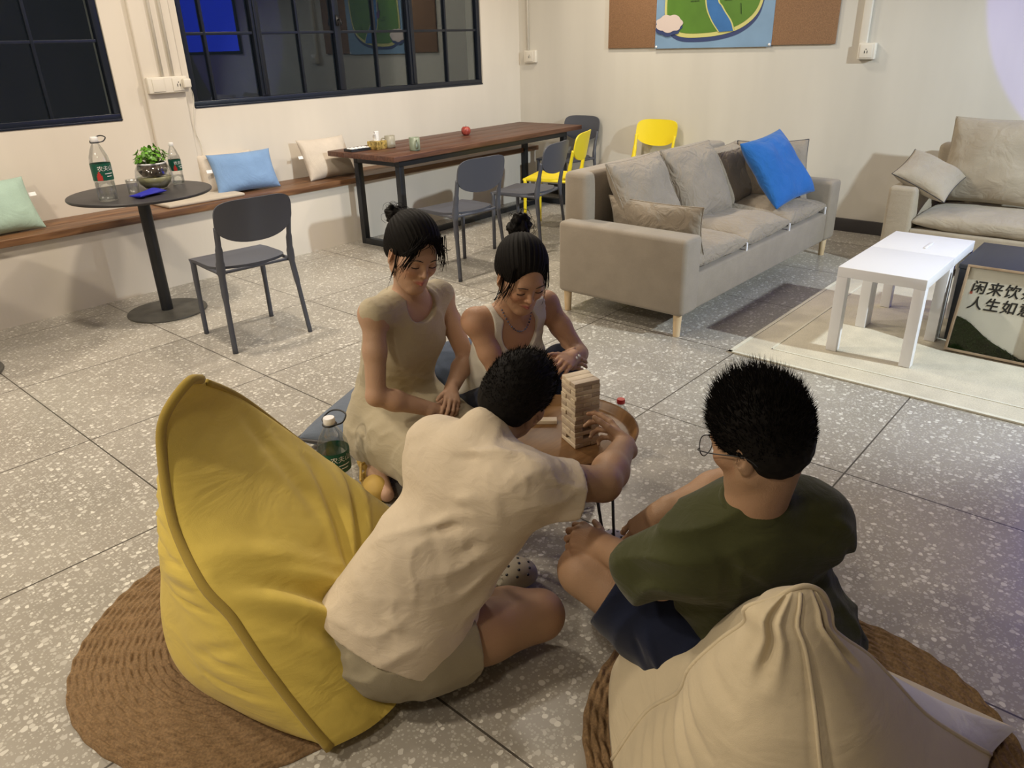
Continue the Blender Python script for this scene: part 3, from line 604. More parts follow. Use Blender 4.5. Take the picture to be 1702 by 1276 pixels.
# ================================================================= white tables, dark box, framed calligraphy
def lack(loc, sx, sy, label):
    o = empty('side_table', loc, 0, label, 'table', 'white side tables')
    MB().box((-sx/2, -sy/2, .40), (sx/2, sy/2, .45)).build('tabletop', M['white'], o, bevel=.002)
    for x in (-sx/2, sx/2-.052):
        for y in (-sy/2, sy/2-.052): MB().box((x, y, .008), (x+.052, y+.052, .40)).build('leg', M['white'], o, bevel=.002)
    return o
lack((3.985, .968, 0), .49, .405, 'glossy white side table nearer the camera, legs on the rug')
lack((4.444, .968, 0), .426, .405, 'glossy white side table butted behind the nearer one, towards the back sofa')
tag(MB().box((4.33, .925, .45), (4.47, .940, .456)).build('glare_strip', M['white'], bevel=.003), 'thin white strip standing for a glare on the white tables', 'glare mark')  # white strip made to imitate a glare on the tabletop
o = empty('storage_box', (4.52, .20, .008), 0, 'dark charcoal storage box beside the white tables', 'box')
MB().box((-.265, -.54, 0), (.265, .54, .385)).build('body', mat('charcoal_board', (.020, .022, .028), .45), o, bevel=.004)
MB().box((-.27, -.545, .386), (.27, .545, .41)).build('lid', mat('charcoal_lid', (.030, .033, .042), .5), o, bevel=.004)
fr = empty('framed_calligraphy', (4.105, .512, .0085), 0, 'pale wood frame with ink calligraphy and a mossy hill, leaning on the dark box', 'picture frame'); fr.rotation_euler = (0, R(17.5), 0)
fw, fh, ft = .372, .435, .03
f = MB(); f.box((-ft, -fw/2, 0), (0, fw/2, .012)); f.box((-ft, -fw/2, fh-.012), (0, fw/2, fh)); f.box((-ft, -fw/2, .012), (0, -fw/2+.012, fh-.012)); f.box((-ft, fw/2-.012, .012), (0, fw/2, fh-.012))
f.build('frame', wood('frame_wood', (.30, .21, .13), (.42, .31, .20), stretch=(20, 3, 3)), fr, bevel=.0015)
MB().box((-.008, -fw/2+.01, .01), (-.003, fw/2-.01, fh-.01)).build('paper', mat('rice_paper', (.74, .73, .62), .8), fr)
g = np.random.default_rng(11); ms = MB()
def hill(y):   # y from +left to -right
    u = (fw/2-.012-y)/(fw-.024); return .012 + .165*max(0, 1-u*1.08)**1.0 + .012*math.sin(u*9)*(1-u)
ys = np.linspace(-fw/2+.013, fw/2-.013, 40); V = []; 
ms.add([(-.012, y, .013) for y in ys] + [(-.012, y, hill(y)) for y in ys], [(i, i+1, 41+i, 40+i) for i in range(39)])
for i in range(1500):
    y = g.uniform(-fw/2+.016, fw/2-.016); h_ = hill(y)
    if h_ < .02: h_ = .02
    z = .013+(h_-.010)*g.random(); s_ = .0035+.003*g.random(); c_ = np.array([-.013-.006*g.random(), y, z]); q = g.normal(size=(3, 3)); q = q/np.linalg.norm(q, axis=1)[:, None]*s_
    ms.add([tuple(c_+q[0]), tuple(c_+q[1]), tuple(c_+q[2])], [(0, 1, 2)])
ms.build('moss_hill', mat('moss', (.018, .036, .010), 1.0, var=.7, vscale=120, spec=.0), fr)
for row, (txt, z, y0) in enumerate((('闲来饮茶', .305, .150), ('人生如意', .228, .145))):
    V, F = text_geo(txt, .066, spacing=1.16); V0 = np.array(V); F0 = F; V = []; F = []
    for k, (dx, dy) in enumerate(((0, 0), (.0016, 0), (-.0016, 0), (0, .0014), (0, -.0010), (.0012, .0012))):     # brush-thick strokes
        V.append(V0 + [dx, dy, 0]); F += [tuple(i + k*len(V0) for i in f) for f in F0]
    V = np.concatenate(V); sl = V[:, 1]*.12
    mk('calligraphy', np.stack([-.0092-.00008*(np.arange(len(V))//len(V0)), y0-(V[:, 0]+sl), z+V[:, 1]*1.05+V[:, 0]*.02], 1), F, mat('ink', (.012, .014, .012), .6), fr)
MB().box((-.0096, .136, .295), (-.009, .148, .307)).build('red_seal', mat('seal_red', (.45, .10, .06)), fr)
MB().box((-.024, -fw/2+.011, .011), (-.022, fw/2-.011, fh-.011)).build('glass', clear('frame_glass', (.97, .97, .97), .015, .02, .18), fr)

# ================================================================= jute mats
def jute(loc, label, src=None):
    if src is not None: o = src.copy(); COL.objects.link(o)
    else:
        nr, na, Rr, pitch = 27, 1000, .495, .0183
        per = 6; rr = np.linspace(.004, Rr, nr*per+1); aa = np.linspace(0, 2*np.pi, na, endpoint=False); RR, AA = np.meshgrid(rr, aa, indexing='ij')
        ph = (RR - AA/(2*np.pi)*pitch)/pitch; k = np.floor(ph); fr_ = ph-k
        prof = np.sqrt(np.clip(1-(2*fr_-1)**2, 0, 1))
        tw = np.sin(AA*(RR/.0125) * 1.0 + fr_*5.5 + k*1.7) if False else np.sin(AA*np.round(np.maximum(RR, .02)/.0105) + fr_*4.2 + k*2.1)
        Z = .002+.0135*prof*(.78+.22*tw) + .0012*np.sin(RR*70+AA*3)
        Z[-1] = 0
        Rw = RR + .0035*np.sin(AA*2+1)*RR/.5 + .004*np.sin(AA*5)*RR/.5 + .0012*np.sin(AA*40)*RR/.5
        V = np.stack([Rw*np.cos(AA), Rw*np.sin(AA), Z], -1).reshape(-1, 3); n0 = len(rr)
        i, j = np.meshgrid(np.arange(n0-1), np.arange(na), indexing='ij'); j2 = (j+1) % na
        F = np.stack([i*na+j, (i+1)*na+j, (i+1)*na+j2, i*na+j2], -1).reshape(-1, 4)
        o = mk('jute_mat', V, F, M['mat_jute'], smooth=True)
    o.location = loc; return tag(o, label, 'rug', None)
jm = jute((.745, 1.655, .001), 'round braided jute mat under the yellow bean bag')
jute((1.335, .335, .001), 'round braided jute mat under the cream bean bag', jm).rotation_euler = (0, 0, 1.9)

# ================================================================= bean bags
def resample(P, n):
    P = np.array([np.array(p) for p in P]); d = np.r_[0, np.cumsum(np.linalg.norm(np.diff(P, axis=0), axis=1))]; t = np.linspace(0, d[-1], n)
    return np.stack([np.interp(t, d, P[:, k]) for k in range(3)], 1)
def coons(c0, c1, d0, d1, n, bulge=0.0, centre=None, shape=.6, folds=None, flatz=None):
    c0, c1, d0, d1 = (resample(smooth_path(c, 8), n) for c in (c0, c1, d0, d1))
    u = np.linspace(0, 1, n); U, Vv = np.meshgrid(u, u, indexing='ij'); U3, V3 = U[..., None], Vv[..., None]
    P = (1-V3)*c0[:, None] + V3*c1[:, None] + (1-U3)*d0[None] + U3*d1[None] - ((1-U3)*(1-V3)*c0[0] + U3*(1-V3)*c0[-1] + (1-U3)*V3*c1[0] + U3*V3*c1[-1])
    if bulge:
        b = (16*U*(1-U)*Vv*(1-Vv))**shape; d = P - np.array(centre); d /= np.linalg.norm(d, axis=-1, keepdims=True)
        du = np.gradient(P, axis=0); dv = np.gradient(P, axis=1); nn = np.cross(du, dv); ln = np.linalg.norm(nn, axis=-1, keepdims=True); nn = nn/np.maximum(ln, 1e-9)
        sg = np.sign((nn*d).sum(-1, keepdims=True)); nn = nn*sg; d = (d*.6+nn*.4); P = P + bulge*b[..., None]*d
        if folds is not None: P = P + folds(U, Vv)[..., None]*d*np.minimum(1, b*2.2)[..., None]
    return P
def grids(name, Ps, m, parent, mats=None):
    V = []; F = []; fm = []; b = 0
    for k, P in enumerate(Ps):
        n1, n2 = P.shape[:2]; idx = np.arange(n1*n2).reshape(n1, n2)+b
        F.append(np.stack([idx[:-1, :-1], idx[1:, :-1], idx[1:, 1:], idx[:-1, 1:]], -1).reshape(-1, 4)); V.append(P.reshape(-1, 3)); b += n1*n2; fm += [k]*len(F[-1])
    o = mk(name, np.concatenate(V), np.concatenate(F), m, parent, smooth=True, mats=mats, fm=fm if mats else None)
    bm = bmesh.new(); bm.from_mesh(o.data); bmesh.ops.remove_doubles(bm, verts=bm.verts, dist=.0008); bmesh.ops.recalc_face_normals(bm, faces=bm.faces); bm.to_mesh(o.data); bm.free()
    return o
def gfold(U, V, u0, v0, u1, v1, wd, amp):
    """a crease (amp<0) or ridge along a line in patch space"""
    dx, dy = u1-u0, v1-v0; L2 = dx*dx+dy*dy; t = np.clip(((U-u0)*dx+(V-v0)*dy)/L2, 0, 1); d = np.hypot(U-u0-t*dx, V-v0-t*dy); fall = np.sin(np.clip(t*.9+.05, 0, 1)*np.pi)**.5
    return amp*fall*(np.exp(-(d/wd)**2) - .6*np.exp(-((d-wd*1.7)/wd)**2))
T = (.697, 1.678, .775); A = (.605, 1.14, .035); B = (.90, 1.17, .045); Cc = (1.225, 1.75, .12); D = (.60, 1.93, .05)
seam = [T, (.630, 1.690, .705), (.598, 1.675, .62), (.555, 1.590, .485), (.535, 1.455, .39), (.55, 1.375, .33), (.56, 1.295, .24), (.58, 1.21, .135), A]
edge = [T, (.760, 1.715, .745), (.862, 1.765, .65), (.975, 1.785, .505), (1.095, 1.780, .335), (1.165, 1.750, .205), Cc]
cen = (.82, 1.55, .25)
def f_front(U, V):
    o = gfold(U, V, .05, .55, .85, .80, .035, -.030) + gfold(U, V, .02, .62, .75, .92, .03, -.016) + gfold(U, V, .03, .50, .55, .62, .022, -.010)
    o += gfold(U, V, .55, .20, .62, .62, .03, -.014) + gfold(U, V, .75, .12, .66, .75, .028, -.016) + gfold(U, V, .02, .80, .4, .98, .02, -.006) + gfold(U, V, .3, .08, .5, .4, .03, -.006)
    return o - .10*np.exp(-((U-.72)/.30)**2-((V-.78)/.30)**2)
def f_back(U, V):
    o = np.zeros_like(U)
    for k in range(9):
        v = .25+.075*k; o += gfold(U, V, .01, v, .20+.04*(k % 3), v+.05*math.sin(k*2.3), .012, -.007)
    return o + gfold(U, V, .03, .48, .4, .42, .02, -.010)
bg = empty('bean_bag', (0, 0, 0), 0, 'large mustard yellow bean bag chair on the left jute mat', 'bean bag')
bag_n = 70
P1 = coons(edge, [A, (.70, 1.11, .04), (.80, 1.12, .04), B], seam, [Cc, (1.17, 1.55, .19), (1.02, 1.32, .13), B], bag_n, .070, (.45, 1.95, .15), .55, f_front)
P2 = coons(edge, [A, (.545, 1.36, .03), (.50, 1.60, .045), D], seam, [Cc, (.95, 2.0, .06), D], bag_n, .13, (1.05, 1.35, .12), .62, f_back)
P3 = coons([A, (.70, 1.11, .04), (.80, 1.12, .04), B], [D, (.95, 2.0, .06), Cc], [A, (.545, 1.36, .03), (.50, 1.60, .045), D], [B, (1.02, 1.32, .13), (1.17, 1.55, .19), Cc], 20)
P3[1:-1, 1:-1, 2] = .02
grids('cover', [P1, P2, P3], M['bean_yellow'], bg)
MB().tube(smooth_path([(.745, 1.708, .760)] + [T] + seam[1:], 5), .0125, 10).build('seam_piping', M['bean_trim'], bg, smooth=True)
MB().tube(smooth_path(edge[1:], 6), .009, 8).build('seam_piping', M['bean_trim'], bg, smooth=True)
# cream bag
T0, T1_ = (1.045, .345, .615), (1.105, .285, .618); E_ = (1.00, .63, .03); G = (1.53, -.005, .05)
Lc = [T0, (1.025, .385, .585), (1.03, .385, .55), (1.035, .43, .475), (1.02, .475, .39), (1.03, .50, .30), (1.05, .58, .17), E_]
Rc = [T1_, (1.115, .27, .58), (1.112, .255, .545), (1.19, .212, .46), (1.24, .17, .385), (1.33, .115, .26), (1.43, .05, .15), G]
tip = [T0, (1.06, .325, .635), (1.085, .305, .637), T1_]
cen2 = (1.25, .35, .15)
def f_b2(U, V):
    o = gfold(U, V, .30, .0, .30, .22, .03, -.018) + gfold(U, V, .74, .0, .78, .20, .03, -.018) + gfold(U, V, .03, .30, .25, .34, .02, -.008)
    for k in range(6): o += gfold(U, V, .01, .42+.07*k, .22, .50+.09*k, .016, -.008)
    return o + gfold(U, V, .5, .03, .5, .98, .012, .006)
Q1 = coons(tip, [E_, (.86, .48, .02), (.82, .22, .02), (1.06, -.02, .02), G], Lc, Rc, bag_n, .045, (1.5, .6, .1), .6, f_b2)
Wc = [T1_, (1.16, .29, .52), (1.26, .28, .40), (1.38, .235, .275), (1.53, .10, .13), (1.655, -.035, .04)]
Q2 = coons(Rc, Wc, [T1_, T1_], [G, (1.60, -.02, .04), (1.655, -.035, .04)], 40, .012, cen2, .6)
Q3 = coons(tip, [E_, (1.18, .75, .10), (1.42, .72, .08), (1.60, .45, .06), (1.655, -.035, .04)], Lc, Wc, bag_n, .02, (.8, .1, .1), .6, lambda U, V: -.05*np.exp(-((U-.5)/.3)**2-((V-.6)/.3)**2) - .085*np.exp(-((U-.18)/.22)**2-((V-.40)/.28)**2))
Q4 = coons([E_, (.86, .48, .02), (.82, .22, .02), (1.06, -.02, .02), G], [E_, (1.18, .75, .10), (1.42, .72, .08), (1.60, .45, .06), (1.655, -.035, .04)], [E_, E_], [G, (1.60, -.02, .04), (1.655, -.035, .04)], 24)
Q4[1:-1, 1:-1, 2] = .02
bg2 = empty('bean_bag', (0, 0, 0), 0, 'cream canvas bean bag chair in the lower right foreground', 'bean bag')
grids('cover', [Q1, Q3, Q4], M['bean_cream'], bg2); grids('side_panel', [Q2], M['bean_white'], bg2)
MB().tube(smooth_path(Lc[::-1] + tip[1:3] + Rc, 5), .0055, 8).build('seam_piping', M['bean_cream'], bg2, smooth=True)
MB().tube([tuple(p) for p in Q1[bag_n//2-1, 1:-1]], .0035, 8, flat=.7).build('centre_seam', M['bean_cream'], bg2, smooth=True)

# ================================================================= tray table and the block tower
TC = (1.568, 1.208); TZ = .42
o = empty('tray_table', (TC[0], TC[1], 0), 0, 'low round wooden tray table on black hairpin legs holding the block tower', 'table')
MB().lathe([(0, TZ-.014), (.190, TZ-.014), (.206, TZ-.008), (.219, TZ+.010), (.224, TZ+.028), (.219, TZ+.030), (.211, TZ+.024), (.205, TZ+.008), (.196, TZ), (0, TZ)], n=96, caps=False).build('tray', M['tray_wood'], o, smooth=True, angle=50)
for a in (-95, 25, 145):
    ca, sa = math.cos(R(a)), math.sin(R(a)); tx, ty = -sa, ca
    p0 = (ca*.15+tx*.045, sa*.15+ty*.045, TZ-.014); p1 = (ca*.15-tx*.045, sa*.15-ty*.045, TZ-.014); b0 = (ca*.205+tx*.012, sa*.205+ty*.012, .008); b1 = (ca*.205-tx*.012, sa*.205-ty*.012, .008)
    MB().tube([p0, b0, (ca*.207, sa*.207, .004), b1, p1], .0045, 8).build('hairpin_leg', M['black_metal'], o, smooth=True)
th = -23.5; BLh, BLl, BLw = .0129, .081, .027
tc = (1.573, 1.149); rot = Matrix.Rotation(R(th), 4, 'Z')
nth = ['top', 'second', 'third', 'fourth', 'fifth', 'sixth', 'seventh', 'eighth', 'ninth', 'tenth', 'eleventh', 'twelfth', 'thirteenth', 'fourteenth', 'fifteenth', 'sixteenth']
blk0 = MB().box((-BLl/2, -BLw/2+.0004, 0), (BLl/2, BLw/2-.0004, BLh-.0003)).build('wooden_block', M['block_wood'], bevel=.0012); me_l = blk0.data; me_d = blk0.data.copy(); me_d.materials.clear(); me_d.materials.append(M['block_wood2'])
first = True; missing = {(11, 1), (13, 1), (14, 1)}; g = np.random.default_rng(8)
for lay in range(16):
    k = 15-lay           # lay 0 = top
    for j in range(3):
        if (lay, j) in missing: continue
        o = blk0 if first else blk0.copy()
        if not first: COL.objects.link(o)
        first = False
        o.data = me_d if g.random() < .38 else me_l
        across = (lay % 2 == 1)      # even layers run along local x
        off = (j-1)*BLw; p = Vector((off, g.normal()*.0012, 0)) if across else Vector((g.normal()*.0012, off, 0))
        q = rot @ p; o.location = (tc[0]+q.x, tc[1]+q.y, TZ+.0005+k*BLh); o.rotation_euler = (0, 0, R(th + (90 if across else 0) + g.normal()*.7))
        if across: pos = ('leftmost', 'middle', 'rightmost')[j]
        else: pos = ('camera-side', 'middle', 'far-side')[j]
        tag(o, 'wooden block of the tower, %s one in the %s layer from the top' % (pos, nth[lay]), 'block', 'wooden blocks stacked in the tower')
o = blk0.copy(); COL.objects.link(o); o.data = me_l; o.location = (1.594, 1.304, TZ+.0005); o.rotation_euler = (0, 0, R(-50)); tag(o, 'single wooden block lying loose on the tray left of the tower', 'block')
# floor cushions of the two women
p = pillow('floor_cushion', .56, .52, .13, fabric('denim_grey', (.115, .14, .185), wr=.3), seed=71, pinch=.02, pw=.4, piping=.007, pmat=M['baseboard']); put(p, (1.75, 2.30, .065), (0, 0, 24), 'flat blue grey floor cushion under the woman in the beige dress')
# ================================================================= sculpting with distance fields
def V3(*a): return np.array(a, dtype=float)
def nrm(v): v = np.asarray(v, float); return v/np.linalg.norm(v)
class Sculpt:
    """a list of shapes blended into one skin; meshed on a grid with surface nets"""
    def __init__(s): s.ops = []
    def copy(s): c = Sculpt(); c.ops = list(s.ops); return c
    def cone(s, a, b, ra, rb=None, k=.02): s.ops.append(('u', 'cone', (V3(*a), V3(*b), ra, ra if rb is None else rb), k)); return s
    def chain(s, P, r, k=.02):
        for i in range(len(P)-1): s.cone(P[i], P[i+1], r[i], r[i+1], k)
        return s
    def ell(s, c, r, ax=None, k=.02): s.ops.append(('u', 'ell', (V3(*c), V3(*r), np.eye(3) if ax is None else np.array(ax)), k)); return s
    def sub_cone(s, a, b, ra, rb=None, k=.008): s.ops.append(('s', 'cone', (V3(*a), V3(*b), ra, ra if rb is None else rb), k)); return s
    def sub_ell(s, c, r, ax=None, k=.008): s.ops.append(('s', 'ell', (V3(*c), V3(*r), np.eye(3) if ax is None else np.array(ax)), k)); return s
    def sub_cyl(s, a, b, r, k=.003): s.ops.append(('s', 'cyl', (V3(*a), V3(*b), r, r), k)); return s
    def plane(s, p, n): s.ops.append(('p', None, (V3(*p), nrm(n)), 0)); return s     # keeps the side away from n
    def shell(s, t): s.ops.append(('h', None, t, 0)); return s
    def fold(s, a, b, wd, amp): s.ops.append(('f', None, (V3(*a), V3(*b), wd, amp), 0)); return s
    def wave(s, d, wl, amp, seed, c=None, rad=None, warp=.6): s.ops.append(('w', None, (nrm(d), wl, amp, seed, c, rad, warp), 0)); return s
    def field(s, lo, hi, h):
        lo = np.array(lo, float); ax = [np.arange(lo[i], hi[i]+h, h, dtype=np.float32) for i in range(3)]
        n = [len(a) for a in ax]; F = np.full(n, .5, np.float32)
        def blk(p0, p1):
            sl = []
            for i in range(3):
                a = max(0, int(math.floor((p0[i]-lo[i])/h))); b = min(n[i], int(math.ceil((p1[i]-lo[i])/h))+1)
                if b <= a: return None
                sl.append(slice(a, b))
            return tuple(sl)
        def co(sl): return ax[0][sl[0]][:, None, None], ax[1][sl[1]][None, :, None], ax[2][sl[2]][None, None, :]
        for typ, shp, A, k in s.ops:
            if typ in 'us':
                pad = max(k, .004) + 2.5*h + (.02 if typ == 'u' else 0)
                if shp == 'ell': c, r, E = A; m = float(max(r)); p0, p1 = c-m-pad, c+m+pad
                else:
                    a, b, ra, rb = A; m = max(ra, rb); p0, p1 = np.minimum(a, b)-m-pad, np.maximum(a, b)+m+pad
                sl = blk(p0, p1)
                if sl is None: continue
                X, Y, Z = co(sl)
                if shp == 'cone':
                    d = b-a; L2 = float(d@d) + 1e-12; t = ((X-a[0])*d[0]+(Y-a[1])*d[1]+(Z-a[2])*d[2])/L2; np.clip(t, 0, 1, out=t)
                    D = np.sqrt((X-a[0]-t*d[0])**2+(Y-a[1]-t*d[1])**2+(Z-a[2]-t*d[2])**2) - (ra+t*(rb-ra))
                elif shp == 'cyl':
                    d = b-a; L = np.linalg.norm(d); d = d/L; t = (X-a[0])*d[0]+(Y-a[1])*d[1]+(Z-a[2])*d[2]
                    rad = np.sqrt(np.maximum((X-a[0])**2+(Y-a[1])**2+(Z-a[2])**2-t*t, 0)); D = np.maximum(np.maximum(-t, t-L), rad-ra)
                else:
                    q = [(X-c[0])*E[i][0]+(Y-c[1])*E[i][1]+(Z-c[2])*E[i][2] for i in range(3)]
                    k0 = np.sqrt((q[0]/r[0])**2+(q[1]/r[1])**2+(q[2]/r[2])**2); k1 = np.sqrt((q[0]/r[0]**2)**2+(q[1]/r[1]**2)**2+(q[2]/r[2]**2)**2)
                    D = k0*(k0-1)/np.maximum(k1, 1e-6)
                f = F[sl]
                if typ == 'u': hh = np.maximum(k-np.abs(f-D), 0)/k; F[sl] = np.minimum(f, D) - hh*hh*k*.25
                else: D = -D; hh = np.maximum(k-np.abs(f-D), 0)/k; F[sl] = np.maximum(f, D) + hh*hh*k*.25
            elif typ == 'p':
                p, nn = A; X, Y, Z = co((slice(0, n[0]), slice(0, n[1]), slice(0, n[2]))); F = np.maximum(F, ((X-p[0])*nn[0]+(Y-p[1])*nn[1]+(Z-p[2])*nn[2]).astype(np.float32))
            elif typ == 'h': F = np.maximum(F, -(F+A))
            elif typ == 'f':
                a, b, wd, amp = A; sl = blk(np.minimum(a, b)-3.2*wd, np.maximum(a, b)+3.2*wd)
                if sl is None: continue
                X, Y, Z = co(sl); d = b-a; t = ((X-a[0])*d[0]+(Y-a[1])*d[1]+(Z-a[2])*d[2])/float(d@d); tc = np.clip(t, 0, 1)
                D2 = ((X-a[0]-tc*d[0])**2+(Y-a[1]-tc*d[1])**2+(Z-a[2]-tc*d[2])**2)/wd**2; F[sl] -= amp*np.exp(-D2)*np.sin(np.pi*(tc*.8+.1))
            elif typ == 'w':
                d, wl, amp, seed, c, rad, warp = A; g_ = np.random.default_rng(seed)
                sl = (slice(0, n[0]), slice(0, n[1]), slice(0, n[2])) if c is None else blk(V3(*c)-rad*1.6, V3(*c)+rad*1.6)
                if sl is None: continue
                X, Y, Z = co(sl); w = np.float32(0)
                for _ in range(3):
                    e = g_.normal(size=3)*2*np.pi/(wl*4.5); w = w + np.sin(X*e[0]+Y*e[1]+Z*e[2]+g_.random()*6.28)
                e2 = g_.normal(size=3)*2*np.pi/(wl*6); am = .5+.5*np.sin(X*e2[0]+Y*e2[1]+Z*e2[2]+g_.random()*6)
                ph = (X*d[0]+Y*d[1]+Z*d[2])*2*np.pi/wl + warp*w*1.6; val = (1-np.abs(np.sin(ph*.5))*1.6)*amp*am
                if c is not None: val = val*np.exp(-((X-c[0])**2+(Y-c[1])**2+(Z-c[2])**2)/rad**2)
                F[sl] -= val.astype(np.float32)
        return F, lo
    def mesh(s, lo, hi, h, holes=()):
        F, lo = s.field(lo, hi, h); return surface_nets(F, lo, h, holes)
def surface_nets(F, lo, h, holes=()):
    S = F < 0; c = np.zeros(tuple(x-1 for x in F.shape), np.int8)
    offs = [(i, j, k) for i in (0, 1) for j in (0, 1) for k in (0, 1)]
    nx, ny, nz = c.shape
    for (i, j, k) in offs: c += S[i:i+nx, j:j+ny, k:k+nz]
    act = (c > 0) & (c < 8); I = np.argwhere(act); vid = -np.ones(c.shape, np.int32); vid[act] = np.arange(len(I))
    val = np.stack([F[I[:, 0]+i, I[:, 1]+j, I[:, 2]+k] for (i, j, k) in offs], 1); pos = np.zeros((len(I), 3)); cnt = np.zeros(len(I)); oa = np.array(offs, float)
    for a in range(8):
        for b in range(a+1, 8):
            if abs(oa[a]-oa[b]).sum() != 1: continue
            va, vb = val[:, a], val[:, b]; m = (va < 0) != (vb < 0); t = va[m]/(va[m]-vb[m]); pos[m] += oa[a] + t[:, None]*(oa[b]-oa[a]); cnt[m] += 1
    P = lo + (I + pos/cnt[:, None])*h; Q = []
    for axis in range(3):
        sa = [slice(None)]*3; sb = [slice(None)]*3; sa[axis] = slice(0, -1); sb[axis] = slice(1, None)
        A, B = S[tuple(sa)], S[tuple(sb)]; cr = A != B; o1, o2 = [a for a in range(3) if a != axis]
        E = np.argwhere(cr); ok = (E[:, o1] > 0) & (E[:, o2] > 0) & (E[:, o1] < F.shape[o1]-1) & (E[:, o2] < F.shape[o2]-1); E = E[ok]
        def v(d1, d2): G_ = E.copy(); G_[:, o1] += d1; G_[:, o2] += d2; return vid[G_[:, 0], G_[:, 1], G_[:, 2]]
        q = np.stack([v(-1, -1), v(0, -1), v(0, 0), v(-1, 0)], 1); fl = A[tuple(E.T)]
        if axis == 1: fl = ~fl
        q[~fl] = q[~fl][:, ::-1]; Q.append(q)
    Q = np.concatenate(Q); cen_ = P[Q].mean(1); keep = np.ones(len(Q), bool)
    for (a, b) in holes: keep &= ~np.all((cen_ > np.array(a)+h*1.2) & (cen_ < np.array(b)-h*1.2), axis=1)
    Q = Q[keep]; us = np.unique(Q); new = -np.ones(len(P), int); new[us] = np.arange(len(us)); return P[us], new[Q]
def relax(P, Q, it=1, w=.5):
    """a light smoothing pass along the faces' edges"""
    for _ in range(it):
        acc = np.zeros_like(P); cnt = np.zeros(len(P))
        for a, b in ((0, 1), (1, 2), (2, 3), (3, 0)):
            np.add.at(acc, Q[:, a], P[Q[:, b]]); np.add.at(cnt, Q[:, a], 1); np.add.at(acc, Q[:, b], P[Q[:, a]]); np.add.at(cnt, Q[:, b], 1)
        P = P*(1-w) + w*acc/np.maximum(cnt, 1)[:, None]
    return P
def tone(o, cols):
    a = o.data.attributes.new('tone', 'FLOAT_COLOR', 'POINT'); c = np.ones((len(o.data.vertices), 4), np.float32); c[:, :3] = cols; a.data.foreach_set('color', c.ravel())
def cloth_obj(name, sc, lo, hi, m, parent, h=.0055, it=1):
    P, Q = sc.mesh(lo, hi, h); P = relax(P, Q, it, .5)
    return mk(name, P, Q, m, parent, smooth=True)
class Frame:
    """local axes: x right, y forward, z up"""
    def __init__(s, c, f, r, sc=1.0):
        s.c = V3(*c); s.f = nrm(f); r = V3(*r); s.r = nrm(r - s.f*(r@s.f)); s.u = np.cross(s.r, s.f); s.s = sc; s.ax = np.array([s.r, s.f, s.u])
    def p(s, x, y, z): return s.c + s.s*(x*s.r + y*s.f + z*s.u)
    def loc(s, P): return (P - s.c)@s.ax.T/s.s
def head(S, H, female=True, nose=1.0, smile=0.0):
    s = H.s; E = lambda x, y, z, r, k, **q: S.ell(H.p(x, y, z), np.array(r)*s, H.ax, k*s)
    E(0, -.014, .036, (.074, .092, .084), .01)
    E(0, .022, -.030, (.059, .062, .078), .035)
    S.cone(H.p(0, .058, -.096), H.p(0, .050, -.090), .018*s, .024*s, .030*s)
    for q in (-1, 1):
        S.cone(H.p(q*.052, -.005, -.045), H.p(q*.018, .055, -.095), .018*s, .014*s, .03*s)
        S.cone(H.p(q*.036, .060, -.022), H.p(q*.050, .040, -.016), .020*s, .018*s, .022*s)
    S.cone(H.p(-.03, .070, .018), H.p(.03, .070, .018), .011*s, .011*s, .02*s)
    for q in (-1, 1): S.sub_ell(H.p(q*.031, .090, -.001), np.array((.017, .013, .0105))*s, H.ax, .012*s)
    for q in (-1, 1): E(q*.031, .069, -.0015, (.0142, .0135, .0115), .004)
    S.cone(H.p(0, .078, .008), H.p(0, .095*(.98+.02*nose), -.026), .0062*s, .0078*s, .010*s)
    E(0, .094, -.030, (.0088, .0095, .0080), .006)
    for q in (-1, 1): E(q*.0112, .086, -.0325, (.0068, .0078, .0062), .005)
    for q in (-1, 1): S.sub_ell(H.p(q*.0062, .096, -.0385), np.array((.0032, .004, .0028))*s, H.ax, .003*s)
    S.cone(H.p(0, .080, -.046), H.p(0, .077, -.056), .011*s, .012*s, .012*s)
    w = .0205+.004*smile
    for q in (-1, 1):
        S.cone(H.p(0, .0885, -.0545), H.p(q*w, .0765, -.0570+.003*smile), .0052*s, .0026*s, .004*s)
        S.cone(H.p(0, .0870, -.0640), H.p(q*w*.88, .0760, -.0595+.003*smile), .0056*s, .0028*s, .004*s)
    for q in (-1, 1): S.sub_cone(H.p(0, .0955, -.0595), H.p(q*w, .0815, -.0585+.003*smile), .0021*s, .0012*s, .003*s)
    for q in (-1, 1):
        e = nrm(H.r*q*.86 + H.f*-.5); ex = np.array([e, np.cross(H.u, e), H.u])
        S.ell(H.p(q*.0765, -.012, -.004), np.array((.0075, .0185, .031))*s, ex, .006*s)
        S.sub_ell(H.p(q*.0825, -.006, .002), np.array((.0050, .0095, .017))*s, ex, .004*s)
        E(q*.0745, -.006, -.030, (.006, .009, .010), .006)
def skin_cols(P, base, H=None, lips=(.36, .10, .085), seed=1):
    c = np.tile(np.array(base, float), (len(P), 1)); n = wobble(P, 22, seed)[:, None]; c *= 1 + .05*n; c[:, 0] *= 1+.02*n[:, 0]
    if H is not None:
        L = H.loc(P)
        d = ((L[:, 0]/.024)**2 + ((L[:, 2]+.0595)/.0105)**2); m = np.clip(1.25-d, 0, 1)*(L[:, 1] > .070); c = c*(1-m[:, None]) + np.array(lips)*m[:, None]
        for q in (-1, 1):
            d = ((L[:, 0]-q*.046)/.028)**2 + ((L[:, 2]+.028)/.022)**2; m = np.exp(-d)*.35*(L[:, 1] > .02); c = c*(1-m[:, None]) + np.array(base)*[1.12, .72, .66]*m[:, None]
    return c
